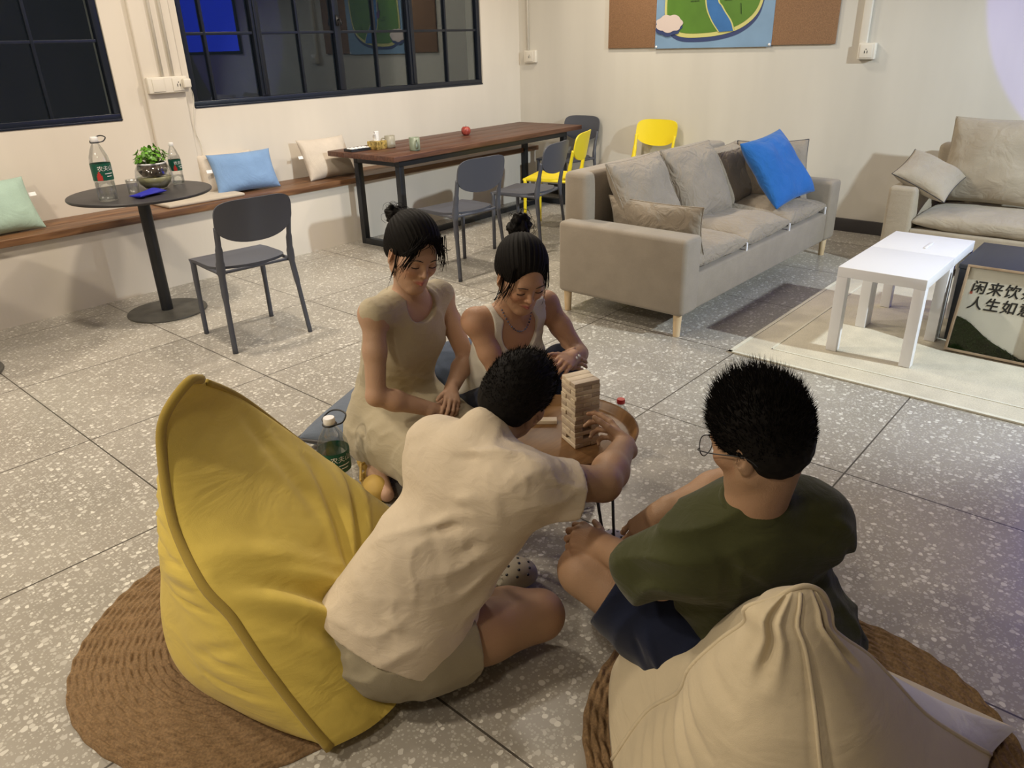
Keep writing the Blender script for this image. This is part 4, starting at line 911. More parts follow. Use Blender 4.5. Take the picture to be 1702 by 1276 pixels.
def face_lines(H, parent, m, brow=True, lower=False):
    for q in (-1, 1):
        pts = [H.p(q*(.031+.0165*math.sin(a)), .0815-.006*abs(math.sin(a))**1.6+.0006, -.0045-.0015*math.cos(a)*1.5) for a in np.linspace(-1.35, 1.35, 9)]
        MB().tube([tuple(p) for p in pts], [.0006*H.s]+[.0017*H.s]*7+[.0012*H.s], 6).build('eyelashes', m, parent, smooth=True)
        if brow:
            pts = [H.p(q*x, y, z) for x, y, z in ((.014, .0860, .0175), (.024, .0862, .0215), (.036, .0830, .0225), (.048, .0745, .0175))]
            MB().tube([tuple(p) for p in smooth_path(pts, 4)], [.0020*H.s]*4+[.0027*H.s]*5+[.0020*H.s]*3+[.0009*H.s], 6, flat=.6).build('eyebrow', m, parent, smooth=True)
def hand(S, w, d, n, side, curl=(20, 30, 20), sc=1.0, thumb=(.55, .65, -.2), tcurl=15, spread=.06, k=.006, curls=None):
    """w wrist, d towards the fingertips, n out of the back of the hand, side = +1/-1: thumb lies on cross(d, n)*side"""
    d = nrm(d); n = nrm(V3(*n) - d*(V3(*n)@d)); t = np.cross(d, n)*side; w = V3(*w)
    base = []
    for i, (o, L) in enumerate(((.029, .078), (.010, .083), (-.010, .079), (-.028, .071))):
        b = w + sc*(d*L + t*o + n*(.003 if i in (1, 2) else 0)); base.append(b)
        S.cone(w + sc*(t*o*.55 + d*.008), b, .0125*sc, .0102*sc, .014*sc)
    S.ell(w + sc*(d*.042), np.array((.038, .030, .0125))*sc, np.array([d, t, n]), .012*sc)
    S.cone(w - sc*d*.03, w + sc*d*.01, .0235*sc, .0215*sc, .015*sc)
    tips = []
    for i, (lens, r0) in enumerate((((.040, .024, .019), .0088), ((.044, .027, .020), .0090), ((.041, .025, .019), .0085), ((.032, .019, .017), .0076))):
        cu = (curls[i] if curls else curl); p = base[i]; dd = nrm(d + t*spread*(1.5-i)); ang = 0; r = r0*sc
        for j in range(3):
            ang += R(cu[j]); e = dd*math.cos(ang) - n*math.sin(ang); q = p + e*lens[j]*sc; r2 = r*(.92 if j < 2 else .82)
            S.cone(p, q, r, r2, k*sc if j == 0 else .003*sc); S.ell(p, (r*1.06,)*3, None, .004*sc); p = q; r = r2
        tips.append((p, e))
    td = nrm(d*thumb[0] + t*thumb[1] + n*thumb[2]); p = w + sc*(d*.018 + t*.022 - n*.004); q = p + td*.042*sc; S.cone(p, q, .0135*sc, .0108*sc, .014*sc)
    t2 = nrm(td + d*math.sin(R(tcurl))*.9 - n*.1); q2 = q + t2*.030*sc; S.cone(q, q2, .0104*sc, .0092*sc, .004*sc); t3 = nrm(t2 + d*math.sin(R(tcurl))*.6); q3 = q2 + t3*.022*sc; S.cone(q2, q3, .0092*sc, .0076*sc, .004*sc)
    tips.append((q3, t3)); return tips
def arm(S, sh, el, wr, r=(.045, .036, .026), k=.02):
    sh, el, wr = V3(*sh), V3(*el), V3(*wr); m = sh+(el-sh)*.45
    S.cone(sh, m, r[0], r[0]*.93, k); S.cone(m, el, r[0]*.93, r[1]*.97, .02); f = el+(wr-el)*.30
    S.cone(el, f, r[1]*.98, r[1]*1.04, .015); S.cone(f, wr, r[1]*1.04, r[2], .02)
def leg(S, hip, kn, an, r=(.085, .058, .038), k=.03):
    hip, kn, an = V3(*hip), V3(*kn), V3(*an); m = hip+(kn-hip)*.5; S.cone(hip, m, r[0], r[0]*.86, k); S.cone(m, kn, r[0]*.86, r[1], .03)
    c = kn+(an-kn)*.30; S.cone(kn, c, r[1]*.90, r[1]*.98, .025); S.cone(c, an, r[1]*.98, r[2], .03)
def torso(S, pel, neck, right, sc=1.0, inflate=0.0, fem=False, bend=0.0, shR=None, shL=None):
    pel, neck = V3(*pel), V3(*neck); up = nrm(neck-pel); rt = nrm(V3(*right) - up*(V3(*right)@up)); fw = np.cross(up, rt); L = np.linalg.norm(neck-pel); i = inflate
    at = lambda t, x=0, y=0: pel + up*L*t + rt*x + fw*(y - bend*4*t*(1-t))
    ax = np.array([rt, fw, up])
    S.ell(at(.04), ((.165 if fem else .160)*sc+i, .115*sc+i, .12*sc+i), ax, .05)
    S.ell(at(.36), ((.122 if fem else .145)*sc+i, .092*sc+i, .17*sc+i), ax, .06)
    S.ell(at(.68, 0, .005), ((.140 if fem else .168)*sc+i, .100*sc+i, .17*sc+i), ax, .06)
    if fem:
        for q in (-1, 1): S.ell(at(.64, q*.062, .075), (.056+i*.6, .048+i*.6, .055+i*.6), ax, .05)
    for sh in (shR, shL):
        if sh is not None:
            sh = V3(*sh); j = i*.45; S.cone(at(.95)*.7+sh*.3, sh, (.048 if fem else .052)*sc+j, (.043 if fem else .050)*sc+j, .06); S.cone(at(.78), sh, .08*sc+i, (.044 if fem else .050)*sc+j, .06)
    if shR is not None and not fem:
        c = at(.78); S.cone(c*.45+V3(*shR)*.55, c*.45+V3(*shL)*.55, (.066 if fem else .070)*sc+j, (.066 if fem else .070)*sc+j, .07)
    return at, ax
def hair_strokes(name_pts, r0, mb, n=3):
    for P in name_pts: mb.tube([tuple(p) for p in P], list(np.linspace(r0, r0*.25, len(P))), n, caps=False)
SKIN = attr_mat('skin', .52, .06); HAIR = mat('black_hair', (.005, .004, .0035), .7, spec=.16, var=.4, vscale=120)
SKIN_F = (.47, .295, .20); SKIN_M = (.37, .225, .135)
def person(name, S, boxes, hc, label, lo, hi, base, H, lips, h=.0048, seed=1):
    root = empty(name, (0, 0, 0), 0, label, 'person')
    Ps = []; Qs = []; b = 0
    for i, (l, u, hh) in enumerate([(lo, hi, h)] + boxes):
        P, Q = S.mesh(l, u, hh, [(q[0], q[1]) for q in boxes] if i == 0 else [(q[0], q[1]) for q in boxes[:i-1]]); P = relax(P, Q, 1, .4); Ps.append(P); Qs.append(Q+b); b += len(P)
    P = np.concatenate(Ps); o = mk('body', P, np.concatenate(Qs), SKIN, root, smooth=True); tone(o, skin_cols(P, base, H, lips, seed)); return root, o
def short_hair(H, parent, thick, n, seed, fade=True, length=.016):
    """clipped black hair: a cap with hundreds of stiff tufts"""
    S = Sculpt(); s = H.s
    S.ell(H.p(0, -.016, .040+thick*.35), np.array((.076+thick*.5, .094+thick*.5, .085+thick))*s, H.ax, .01)
    S.ell(H.p(0, -.045, -.010), np.array((.072, .062, .060))*s, H.ax, .03)
    S.sub_ell(H.p(0, .105, -.050), np.array((.078, .062, .105))*s, H.ax, .006)                 # face
    for q in (-1, 1): S.sub_ell(H.p(q*.085, .012, -.045), np.array((.030, .050, .052))*s, H.ax, .006)   # around the ears
    S.sub_ell(H.p(0, -.060, -.112), np.array((.085, .075, .045))*s, H.ax, .012)                # nape
    P, Q = S.mesh(H.c-.16*s, H.c+.17*s, .0032)
    P = P + (wobble(P, 260, seed)[:, None]*.0010)*nrm_rows(P-H.c)
    o = mk('hair', P, Q, HAIR, parent, smooth=True)
    g = np.random.default_rng(seed); L = H.loc(P); ok = np.where(L[:, 2] > (.0 if fade else -.02))[0]; pick = g.choice(ok, n); mb_V = []; mb_F = []
    N_ = nrm_rows((L[pick]-[0, -.02, .0])*[1, .8, 1.1])@H.ax
    for i, p in enumerate(P[pick]):
        up = max(0., L[pick[i], 2]/.12); ln = length*(.35+.9*up)*(.6+.8*g.random()); d = nrm(N_[i]*.9 + H.u*.45 + g.normal(size=3)*.22); a = nrm(np.cross(d, g.normal(size=3)))*.0011; c_ = np.cross(d, a)
        b0 = p - d*.003; k = len(mb_V); mb_V += [b0+a, b0-a*.5+c_, b0-a*.5-c_, p+d*ln*.6+a*.3, p+d*ln*.6-a*.2+c_*.3, p+d*ln]; mb_F += [(k, k+1, k+4, k+3), (k+1, k+2, k+4), (k+2, k, k+3, k+4), (k+3, k+4, k+5)]
    mk('hair_tufts', mb_V, mb_F, HAIR, o)
    return o
def nrm_rows(a): return a/np.maximum(np.linalg.norm(a, axis=1, keepdims=True), 1e-9)
# ================================================================= the four players
BROW = mat('brow_black', (.015, .010, .008), .6)
def rebase(root, loc):
    root.location = loc
    for ch in root.children: ch.location = ch.location - Vector(loc)
def clog(parent, heel, toe, up, m, name='clog', holes=True, w=.048, sc=1.0):
    heel, toe = V3(*heel), V3(*toe); f = nrm(toe-heel); up = nrm(V3(*up) - f*(V3(*up)@f)); r = np.cross(f, up); L = np.linalg.norm(toe-heel); c = (heel+toe)/2; ax = np.array([r, f, up]); S = Sculpt()
    S.ell(c + up*.010, (w*.92, L*.52, .016), ax, .01); S.ell(c + up*.018 - f*L*.22, (w*.80, L*.27, .022), ax, .01)
    S.ell(c + f*L*.20 + up*.028, (w, L*.32, .040), ax, .015)
    S.sub_ell(c + f*L*.08 + up*.034, (w*.78, L*.34, .024), ax, .004); S.sub_ell(c - f*L*.26 + up*.048, (w*.80, L*.27, .032), ax, .006)
    S.chain([c - f*L*.02 + r*w*.95 + up*.040, c - f*L*.42 + r*w*.6 + up*.056, c - f*L*.50 + up*.058, c - f*L*.42 - r*w*.6 + up*.056, c - f*L*.02 - r*w*.95 + up*.040], [.0055]*5, .004)
    P, Q = S.mesh(c-L*.62-.03, c+L*.62+.03, .0034); o = mk(name, P, relax_q(P, Q), m, parent, smooth=True)
    if holes:
        mb = MB()
        for (x, y) in ((-.5, .12), (0, .14), (.5, .12), (-.62, .26), (-.22, .28), (.22, .28), (.62, .26), (-.42, .40), (0, .42), (.42, .40)):
            rr2 = 1-(x*.95)**2-((y-.20)/.32)**2
            if rr2 <= .05: continue
            p = c + r*x*w*.95 + f*L*y + up*(.028+.040*rr2**.5); nn = nrm(r*x/w*.9*.05 + f*(y-.2)*.3 + up*.9); a = nrm(np.cross(nn, f)); b_ = np.cross(nn, a)
            mb.tube([tuple(p-nn*.002), tuple(p+nn*.0012)], .0042, 8)
        for q in (-1, 1): mb.tube([tuple(c + r*q*w*.99 + f*L*.02 + up*.030), tuple(c + r*q*w*.99 + f*L*.14 + up*.028)], .0022, 6)
        mb.build('vent_holes', M['black_metal'], o, smooth=True)
    return o
def relax_q(P, Q): return Q
def vest_noise(S, seed, a=.004):
    S.wave((.3, .2, 1), .075, a, seed); S.wave((1, -.4, .3), .11, a*.8, seed+1); return S
SH_CLOG = mat('clog_greige', (.33, .29, .22), .6, bump=.05); YEL_SL = mat('slipper_yellow', (.50, .33, .075), .65)
# ---------------------------------------------------------------- man reaching for the tower
pel, neck = V3(.86, 1.20, .17), V3(1.12, 1.115, .650); shR, shL = V3(1.095, .950, .585), V3(1.120, 1.275, .555); rt = nrm(shR-shL); up = nrm(neck-pel)
H = Frame((1.252, 1.112, .692), (.95, .05, -.31), (-.07, -.92, -.38), .98)
elR, wrR = V3(1.275, .860, .530), V3(1.512, .956, .498); elL, wrL = V3(1.20, 1.46, .37), V3(1.22, 1.44, .20)
hipR, knR, anR = V3(.90, 1.11, .135), V3(1.185, .992, .112), V3(1.06, 1.25, .075); hipL, knL, anL = V3(.83, 1.29, .15), V3(1.13, 1.52, .14), V3(1.225, 1.33, .075)
S = Sculpt(); neck_t = neck-V3(.005, 0, .034); torso(S, pel, neck_t, rt, .93, -.006, bend=-.05, shR=shR, shL=shL)
S.cone(neck + V3(.045, 0, -.02), H.p(0, -.030, -.045), .053, .052, .03); S.cone(neck+V3(.02, 0, -.02), H.p(0, 0, -.06), .048, .050, .03)
head(S, H, False, 1.1)
arm(S, shR, elR, wrR, (.052, .043, .030)); arm(S, shL, elL, wrL, (.050, .041, .028))
leg(S, hipR, knR, anR, (.088, .066, .044)); leg(S, hipL, knL, anL, (.088, .064, .044))
hd = nrm(V3(1.590, 1.125, .535)-wrR); tipsR = hand(S, wrR, hd, (.80, -.55, .15), -1, curls=((12, 30, 25), (30, 45, 30), (45, 55, 35), (55, 60, 40)), sc=.92, thumb=(.75, .45, -.45))
hand(S, wrL, (.15, -.5, -.4), (.6, .2, .7), 1, curl=(25, 35, 25), sc=.95)
hb = [(H.c-.165, H.c+.150, .0026), (np.minimum(wrR, wrR+hd*.2)-.055, np.maximum(wrR, wrR+hd*.2)+.055, .0022)]
m1, body = person('person', S, hb, None, 'man in a pale beige t-shirt leaning to the block tower, seen from behind', (.66, .80, .02), (1.56, 1.64, .90), SKIN_M, H, (.30, .11, .08), .005, 3)
short_hair(H, m1, .010, 2600, 5, length=.012)
T1 = Sculpt(); at_, _a = torso(T1, pel, neck_t, rt, .97, .018, bend=-.06, shR=shR, shL=shL)
up = nrm(neck-pel)
T1.cone(shR + V3(-.03, .03, 0), shR + (elR-shR)*.70+V3(0, 0, -.020), .060, .078, .05); T1.cone(shL, shL + (elL-shL)*.60, .058, .060, .05); T1.cone(shL*.5+at_(.68)*.5, shR*.5+at_(.68)*.5, .105, .105, .07); nk = nrm(H.p(0, -.02, -.05)-neck); T1.cone(neck_t-up*.03, neck+nk*.022-up*.012, .088, .064, .04)
T1.cone(pel+V3(-.01, .03, .02), pel + up*.2, .150, .145, .06); T1.ell(pel+V3(.03, -.02, .0)+up*.03, (.165, .15, .10), None, .05)
fr_ = V3(.86, -.35, -.30)
# creases: across the back from the reaching arm, round the waist and on the sleeve
for (a, b, w_, am) in (((1.06, .93, .58), (.84, 1.22, .44), .016, .010), ((1.05, .95, .52), (.80, 1.22, .34), .016, .009), ((1.02, .97, .44), (.80, 1.20, .27), .014, .010), ((1.00, 1.0, .38), (.84, 1.10, .22), .013, .010),
    ((1.13, 1.0, .50), (.97, 1.03, .24), .016, .012), ((1.09, 1.02, .46), (.92, 1.05, .20), .012, -.011), ((1.10, .93, .67), (.98, 1.16, .66), .014, .008), ((1.04, .92, .60), (.90, 1.15, .54), .013, .007),
    ((1.10, .94, .58), (1.22, .84, .56), .010, .007), ((1.12, .98, .66), (1.2, .90, .62), .010, -.006), ((.76, 1.13, .33), (.85, 1.04, .25), .014, .010), ((.75, 1.17, .28), (.85, 1.05, .20), .012, -.009), ((1.10, .88, .62), (1.19, .83, .56), .008, .006)):
    T1.fold(a, b, w_, am); T1.fold(V3(*a)+V3(0, 0, -.026), V3(*b)+V3(0, 0, -.026), w_*.7, -am*.6)
T1.wave((-.10, .25, 1), .080, .0052, 12, None, None, .6); T1.wave((.8, .3, -.4), .05, .0025, 13)
T1.shell(.013)
T1.sub_cyl(shR + (elR-shR)*.60, shR + (elR-shR)*1.3, .13); T1.sub_cyl(shL + (elL-shL)*.55, shL + (elL-shL)*1.3, .12)
nk = nrm(H.p(0, -.02, -.05)-neck); T1.sub_cone(neck + nk*.080, neck + nk*.18, .056, .075, .006)
T1.plane(pel - up*.045 + V3(.02, 0, 0), -up - V3(.25, .1, 0)*.5)
ts_ = cloth_obj('t_shirt', T1, (.62, .74, .05), (1.32, 1.46, .80), fabric('tee_beige', (.60, .51, .385), scale=700, var=.04, wr=.15, wscale=14), m1, .0048)
def collar(p, n, r, m, parent, rr=.0075):
    n = nrm(n); a = nrm(np.cross(n, V3(0, 0, 1))); b_ = np.cross(n, a); MB().tube([tuple(p + r*(a*math.cos(t)+b_*math.sin(t))) for t in np.linspace(0, 2*math.pi, 37)[:-1]], rr, 8, closed=True).build('collar_rib', m, parent, smooth=True)

T2 = Sculpt(); T2.ell(pel+V3(.0, .0, -.03), (.165, .165, .125), None, .05); T2.cone(hipR, hipR+(knR-hipR)*.55, .112, .098, .04); T2.cone(hipL, hipL+(knL-hipL)*.6, .112, .10, .04)
for k in range(9):
    a = V3(.80+.02*k, 1.06-.008*k, .20-.005*k); T2.fold(a, a+V3(.05+.012*k, -.03, -.13), .010, .008*(1 if k % 2 else -1))
T2.wave((1, .6, .2), .055, .0065, 31, None, None, .8); T2.wave((.2, 1, .6), .07, .004, 33); T2.shell(.013); T2.sub_cyl(hipR+(knR-hipR)*.33, hipR+(knR-hipR)*1.3, .14); T2.sub_cyl(hipL+(knL-hipL)*.58, hipL+(knL-hipL)*1.3, .14); T2.plane((0, 0, .035), (0, 0, -1))
cloth_obj('shorts', T2, (.62, .85, .02), (1.20, 1.60, .36), fabric('shorts_olive', (.30, .262, .180), scale=600, var=.06), m1, .0048)
clog(m1, (1.245, 1.345, .02), (1.385, 1.170, .022), (-.35, -.3, 1), SH_CLOG, w=.052); clog(m1, (.965, 1.085, .052), (1.175, 1.005, .050), (.30, .75, .55), mat('clog_olive', (.25, .23, .15), .6), holes=False, w=.046)
rebase(m1, (.95, 1.18, .0))
# ---------------------------------------------------------------- man in the green shirt
pel, neck = V3(1.33, .44, .22), V3(1.240, .475, .665); shL, shR = V3(1.138, .562, .540), V3(1.358, .394, .578); rt = nrm(shR-shL)
H = Frame((1.228, .482, .800), (.06, .95, -.26), (.97, -.05, .12), .95)
elL, wrL = V3(1.155, .625, .440), V3(1.185, .795, .430); elR, wrR = V3(1.475, .615, .540), V3(1.345, .745, .455)
hipL, knL, anL = V3(1.24, .50, .20), V3(1.168, .835, .350), V3(1.46, .80, .075); hipR, knR, anR = V3(1.43, .39, .20), V3(1.585, .72, .355), V3(1.62, .95, .085)
S = Sculpt(); neck_t = neck-V3(-.004, .006, .050); torso(S, pel, neck_t, rt, .95, -.006, bend=-.05, shR=shR, shL=shL)
S.cone(neck + V3(0, .01, -.05), H.p(0, -.028, -.040), .055, .053, .03); S.cone(neck, H.p(0, 0, -.06), .051, .050, .03)
head(S, H, False, 1.1); arm(S, shR, elR, wrR, (.048, .041, .029)); arm(S, shL, elL, wrL, (.048, .042, .031))
leg(S, hipR, knR, anR, (.088, .064, .042)); leg(S, hipL, knL, anL, (.088, .062, .042))
hand(S, wrL, (-.02, .95, .02), (-.35, -.1, .93), 1, curls=((35, 45, 25), (40, 48, 28), (45, 50, 30), (50, 50, 30)), sc=.95, thumb=(.6, .6, -.4))
hdR = nrm(V3(-.35, .42, -.62)); hand(S, wrR, hdR, (-.62, -.15, .55), -1, curl=(18, 28, 18), sc=.98, thumb=(.8, .35, -.3))
w2 = wrR+hdR*.19; hb = [(H.c-.165, H.c+.150, .0026), (np.minimum(wrL, wrL+V3(0, .13, -.05))-.055, np.maximum(wrL, wrL+V3(0, .13, 0))+.055, .0024), (np.minimum(wrR, w2)-.05, np.maximum(wrR, w2)+.05, .0022)]
m2, body = person('person', S, hb, None, 'man with glasses in a dark green t-shirt and navy shorts, seen from behind', (1.02, .22, .01), (1.74, 1.10, .98), SKIN_M, H, (.30, .11, .08), .005, 4)
short_hair(H, m2, .016, 5200, 6, length=.020)
T1 = Sculpt(); torso(T1, pel, neck_t, rt, 1.0, .020, bend=-.06, shR=shR, shL=shL); up = nrm(neck-pel)
T1.cone(shL, V3(1.128, .655, .468), .062, .068, .05); T1.cone(shR, shR + (elR-shR)*.62, .060, .060, .05); T1.cone(neck_t-up*.04, neck-up*.020, .074, .063, .04); T1.ell(pel + V3(.0, -.02, .06), (.178, .175, .16), None, .05)
for (a, b, w_, am) in (((1.30, .33, .66), (1.43, .30, .45), .016, .011), ((1.24, .38, .66), (1.36, .27, .60), .014, .009), ((1.12, .48, .62), (1.20, .38, .50), .016, .008), ((1.10, .50, .50), (1.22, .35, .36), .018, .010), ((1.10, .56, .40), (1.22, .42, .28), .015, -.011),
    ((1.42, .33, .55), (1.46, .29, .32), .016, .010), ((1.20, .40, .66), (1.12, .52, .66), .012, .008), ((1.2, .36, .58), (1.4, .26, .54), .016, .008), ((1.2, .38, .46), (1.42, .27, .40), .016, .007), ((1.10, .56, .60), (1.12, .62, .5), .012, .008)):
    T1.fold(a, b, w_, am); T1.fold(V3(*a)+V3(0, 0, -.028), V3(*b)+V3(0, 0, -.028), w_*.7, -am*.6)
T1.wave((.2, .5, 1), .085, .0080, 42, None, None, .8); T1.wave((1, -.4, .2), .07, .0035, 43); T1.shell(.013)
sd = nrm(V3(1.17, .73, .44)-V3(1.115, .60, .53)); T1.sub_cyl(V3(1.132, .685, .455), V3(1.132, .685, .455)+sd*.3, .13); T1.sub_cyl(shR + (elR-shR)*.60, shR + (elR-shR)*1.3, .13)
nk = nrm(H.p(0, -.02, -.05)-neck); T1.sub_cone(neck + nk*.024, neck + nk*.16, .057, .075, .006); T1.plane(pel - V3(0, 0, .09), (0, .3, -1))
ts_ = cloth_obj('t_shirt', T1, (.98, .12, .08), (1.62, .86, .84), fabric('tee_green', (.046, .050, .017), scale=700, var=.07, wr=.15, wscale=14), m2, .005)
collar(neck-nk*.012, nk, .0625, ts_.data.materials[0], ts_)
T2 = Sculpt(); T2.ell(pel+V3(0, 0, -.02), (.165, .165, .12), None, .05); T2.cone(hipL, hipL+(knL-hipL)*.90, .108, .088, .04); T2.cone(hipR, hipR+(knR-hipR)*.9, .108, .088, .04)
for k in range(5): a = V3(1.09+.01*k, .52+.05*k, .17+.02*k); T2.fold(a, a+V3(.02, .06, .12), .010, .008*(1 if k % 2 else -1))
T2.cone(hipL+V3(-.03, .0, -.05), hipL+(knL-hipL)*.7+V3(0, 0, -.06), .07, .05, .05)
T2.wave((.3, 1, .3), .06, .0065, 51); T2.shell(.013); T2.sub_cyl(hipL+(knL-hipL)*.80, hipL+(knL-hipL)*1.4, .14); T2.sub_cyl(hipR+(knR-hipR)*.8, hipR+(knR-hipR)*1.4, .14)
cloth_obj('shorts', T2, (1.02, .20, .02), (1.74, .90, .48), fabric('shorts_navy', (.008, .012, .032), scale=700, var=.08), m2, .005)
clog(m2, (1.605, .90, .012), (1.67, 1.115, .012), (0, 0, 1), mat('clog_lavender', (.30, .28, .34), .6), w=.048); clog(m2, (1.47, .76, .012), (1.40, .965, .012), (0, 0, 1), bpy.data.materials['clog_lavender'], w=.048)
g_ = MB()
for q in (-1, 1):
    g_.tube([tuple(H.p(q*.033+.024*math.cos(a), .103-.004*abs(math.cos(a)), -.004+.021*math.sin(a))) for a in np.linspace(0, 2*math.pi, 25)[:-1]], .0011, 6, closed=True)
    g_.tube([tuple(p) for p in smooth_path([H.p(q*.057, .100, .002), H.p(q*.066, .094, .003), H.p(q*.078, .05, .006), H.p(q*.081, .005, .008), H.p(q*.080, -.022, .004), H.p(q*.079, -.040, -.012)], 4)], .0013, 6)
g_.tube([tuple(H.p(-.010, .102, .002)), tuple(H.p(0, .105, .005)), tuple(H.p(.010, .102, .002))], .0011, 6)
gl = g_.build('glasses', M['black_metal'], m2, smooth=True)
for q in (-1, 1): MB().add([tuple(H.p(q*.033+.023*math.cos(a), .102, -.004+.020*math.sin(a))) for a in np.linspace(0, 2*math.pi, 25)[:-1]], [tuple(range(24))]).build('lens', clear('lens_glass', (.93, .93, .95), .06, .02), gl)
rebase(m2, (1.33, .46, .0))
# ---------------------------------------------------------------- woman in the beige dress
pel, neck = V3(1.665, 2.12, .225), V3(1.630, 1.925, .705); rt = nrm(V3(-.98, -.10, .06)); shR, shL = neck+rt*.178+V3(0, .01, -.030), neck-rt*.158+V3(0, .01, -.034)
H = Frame((1.598, 1.862, .868), (-.22, -.90, -.30), (-.93, .20, .16), 1.0)
elR, wrR = V3(1.385, 1.865, .425), V3(1.565, 1.768, .330); elL, wrL = V3(1.825, 1.870, .420), V3(1.660, 1.800, .348)
hipR, knR, anR = V3(1.60, 2.12, .18), V3(1.48, 1.76, .185), V3(1.47, 2.02, .065); hipL, knL, anL = V3(1.73, 2.10, .18), V3(1.665, 1.73, .22), V3(1.60, 2.08, .07)
S = Sculpt(); at, ax = torso(S, pel, neck, rt, .98, -.006, True, .02, shR, shL)
S.cone(neck+V3(0, .012, -.02), H.p(0, -.030, -.045), .048, .045, .035); S.cone(neck, H.p(0, 0, -.055), .043, .042, .03)
head(S, H, True, .9, .6); arm(S, shR, elR, wrR, (.041, .034, .024)); arm(S, shL, elL, wrL, (.041, .034, .024))
leg(S, hipR, knR, anR, (.078, .056, .036)); leg(S, hipL, knL, anL, (.078, .056, .036))
hR = nrm(V3(.72, -.10, -.16)); hL = nrm(V3(-.62, -.62, -.20))
hand(S, wrR, hR, (.1, -.62, .75), -1, curls=((15, 35, 20),)*4, sc=.84, thumb=(.8, .4, .2)); hand(S, wrL+V3(.004, -.012, .018), hL, (.15, -.45, .85), 1, curls=((22, 35, 22), (26, 36, 24), (30, 38, 24), (34, 38, 24)), sc=.84, thumb=(.8, .5, .1))
S.cone(anR+V3(.02, 0, 0), V3(1.435, 1.98, .055), .036, .034, .02); S.cone(V3(1.435, 1.98, .055), V3(1.38, 1.86, .035), .036, .026, .02)
hb = [(H.c-.155, H.c+.142, .0023), ((1.50, 1.64, .25), (1.74, 1.85, .44), .0021)]
wm1, body = person('person', S, hb, None, 'woman in a sleeveless beige dress kneeling with clasped hands, dark hair in a messy bun', (1.30, 1.60, .01), (1.92, 2.32, 1.02), SKIN_F, H, (.40, .13, .11), .0048, 5)
face_lines(H, wm1, BROW)
MB().tube([tuple(H.p(x*.0135, .0885-.006*x*x, -.0590+.0035*x*x)) for x in np.linspace(-1, 1, 7)], [.0005, .0011, .0015, .0016, .0015, .0011, .0005], 6).build('teeth', mat('teeth', (.62, .58, .50), .3), wm1, smooth=True)
def woman_hair(H, parent, bun, seed, bun_r, fringe, part=0.0):
    s = H.s; A = Sculpt(); E = lambda x, y, z, r, k: A.ell(H.p(x, y, z), np.array(r)*s, H.ax, k)
    E(0, -.022, .046, (.087, .102, .096), .01); E(0, -.060, -.005, (.068, .055, .060), .03)
    A.sub_ell(H.p(part*.02, .118, -.004), np.array((.080, .078, .101))*s, H.ax, .012)
    for q in (-1, 1): A.sub_ell(H.p(q*.088, .018, -.030), np.array((.030, .052, .040))*s, H.ax, .01)
    A.sub_ell(H.p(0, -.045, -.095), np.array((.10, .09, .055))*s, H.ax, .012)
    P, Q = A.mesh(H.c-.17*s, H.c+.17*s, .0026); b = V3(*bun); d = nrm_rows(P-b); ax_ = nrm(b-H.c); t1 = nrm(np.cross(ax_, V3(1, .3, .2))); t2 = np.cross(ax_, t1); v = P-b; ang = np.arctan2(v@t1, v@t2)
    comb = np.sin(ang*46 + 2*np.sin(ang*5) + wobble(P, 30, seed)*1.5)*.0011 + np.sin(ang*97+1)*.0006; P = P + nrm_rows(P-H.c)*comb[:, None]
    o = mk('hair', P, Q, HAIR, parent, smooth=True)
    B_ = Sculpt(); g = np.random.default_rng(seed); B_.ell(b, (bun_r*.80, bun_r*.80, bun_r*.66), None, .01)
    for k in range(9):   # twisted locks wound round the bun
        th_, ph_ = g.random()*6.28, g.normal()*.5; u1 = nrm(g.normal(size=3)*.5+H.u); u2 = nrm(np.cross(u1, g.normal(size=3))); u3 = np.cross(u1, u2); pts = [b + bun_r*(.72+.12*math.sin(a*2+k))*(u2*math.cos(a)+u3*math.sin(a)) + u1*bun_r*.35*math.sin(a+k) for a in np.linspace(th_, th_+4.2, 8)]
        B_.chain(pts, list(np.linspace(bun_r*.26, bun_r*.14, 8)), .003)
    P, Q = B_.mesh(b-bun_r*1.7, b+bun_r*1.7, .0026); P = P + nrm_rows(P-b)*(np.sin(wobble(P, 60, seed+2)*9)*.0010)[:, None]
    mk('hair_bun', P, Q, HAIR, parent, smooth=True)
    st_ = MB()
    for k in range(34):  # flyaway loops at the bun
        a = g.random()*6.28; u1 = nrm(g.normal(size=3)+H.u*.6); p0 = b+u1*bun_r*.8; u2 = nrm(np.cross(u1, g.normal(size=3))); ln = bun_r*(.4+.7*g.random()); st_.tube([tuple(p) for p in smooth_path([p0, p0+u1*ln*.5+u2*ln*.3, p0+u1*ln*.4+u2*ln*.9, p0-u1*ln*.1+u2*ln*1.2], 3)], .0006, 3, caps=False)
    for (x, y, z, dx, dz, ln, wd, cnt) in fringe:
        for k in range(cnt):
            jx, jz = g.normal()*wd, g.normal()*.006; c0 = H.p(x+jx, y, z+jz); c1 = H.p(x+dx*.3+jx*1.4, y+.008+.004*g.normal(), z-ln*.45); c2 = H.p(x+dx*.8+jx*1.6, y+.004+.004*g.normal(), z-ln*.8+dz); c3 = H.p(x+dx+jx*2, y-.002, z-ln*(1+.15*g.normal())); st_.tube([tuple(p) for p in smooth_path([c0, c1, c2, c3], 4)], [.0013]*6+[.0009]*4+[.0004]*3, 4, caps=False)
    st_.build('hair_strands', HAIR, o, smooth=True); return o
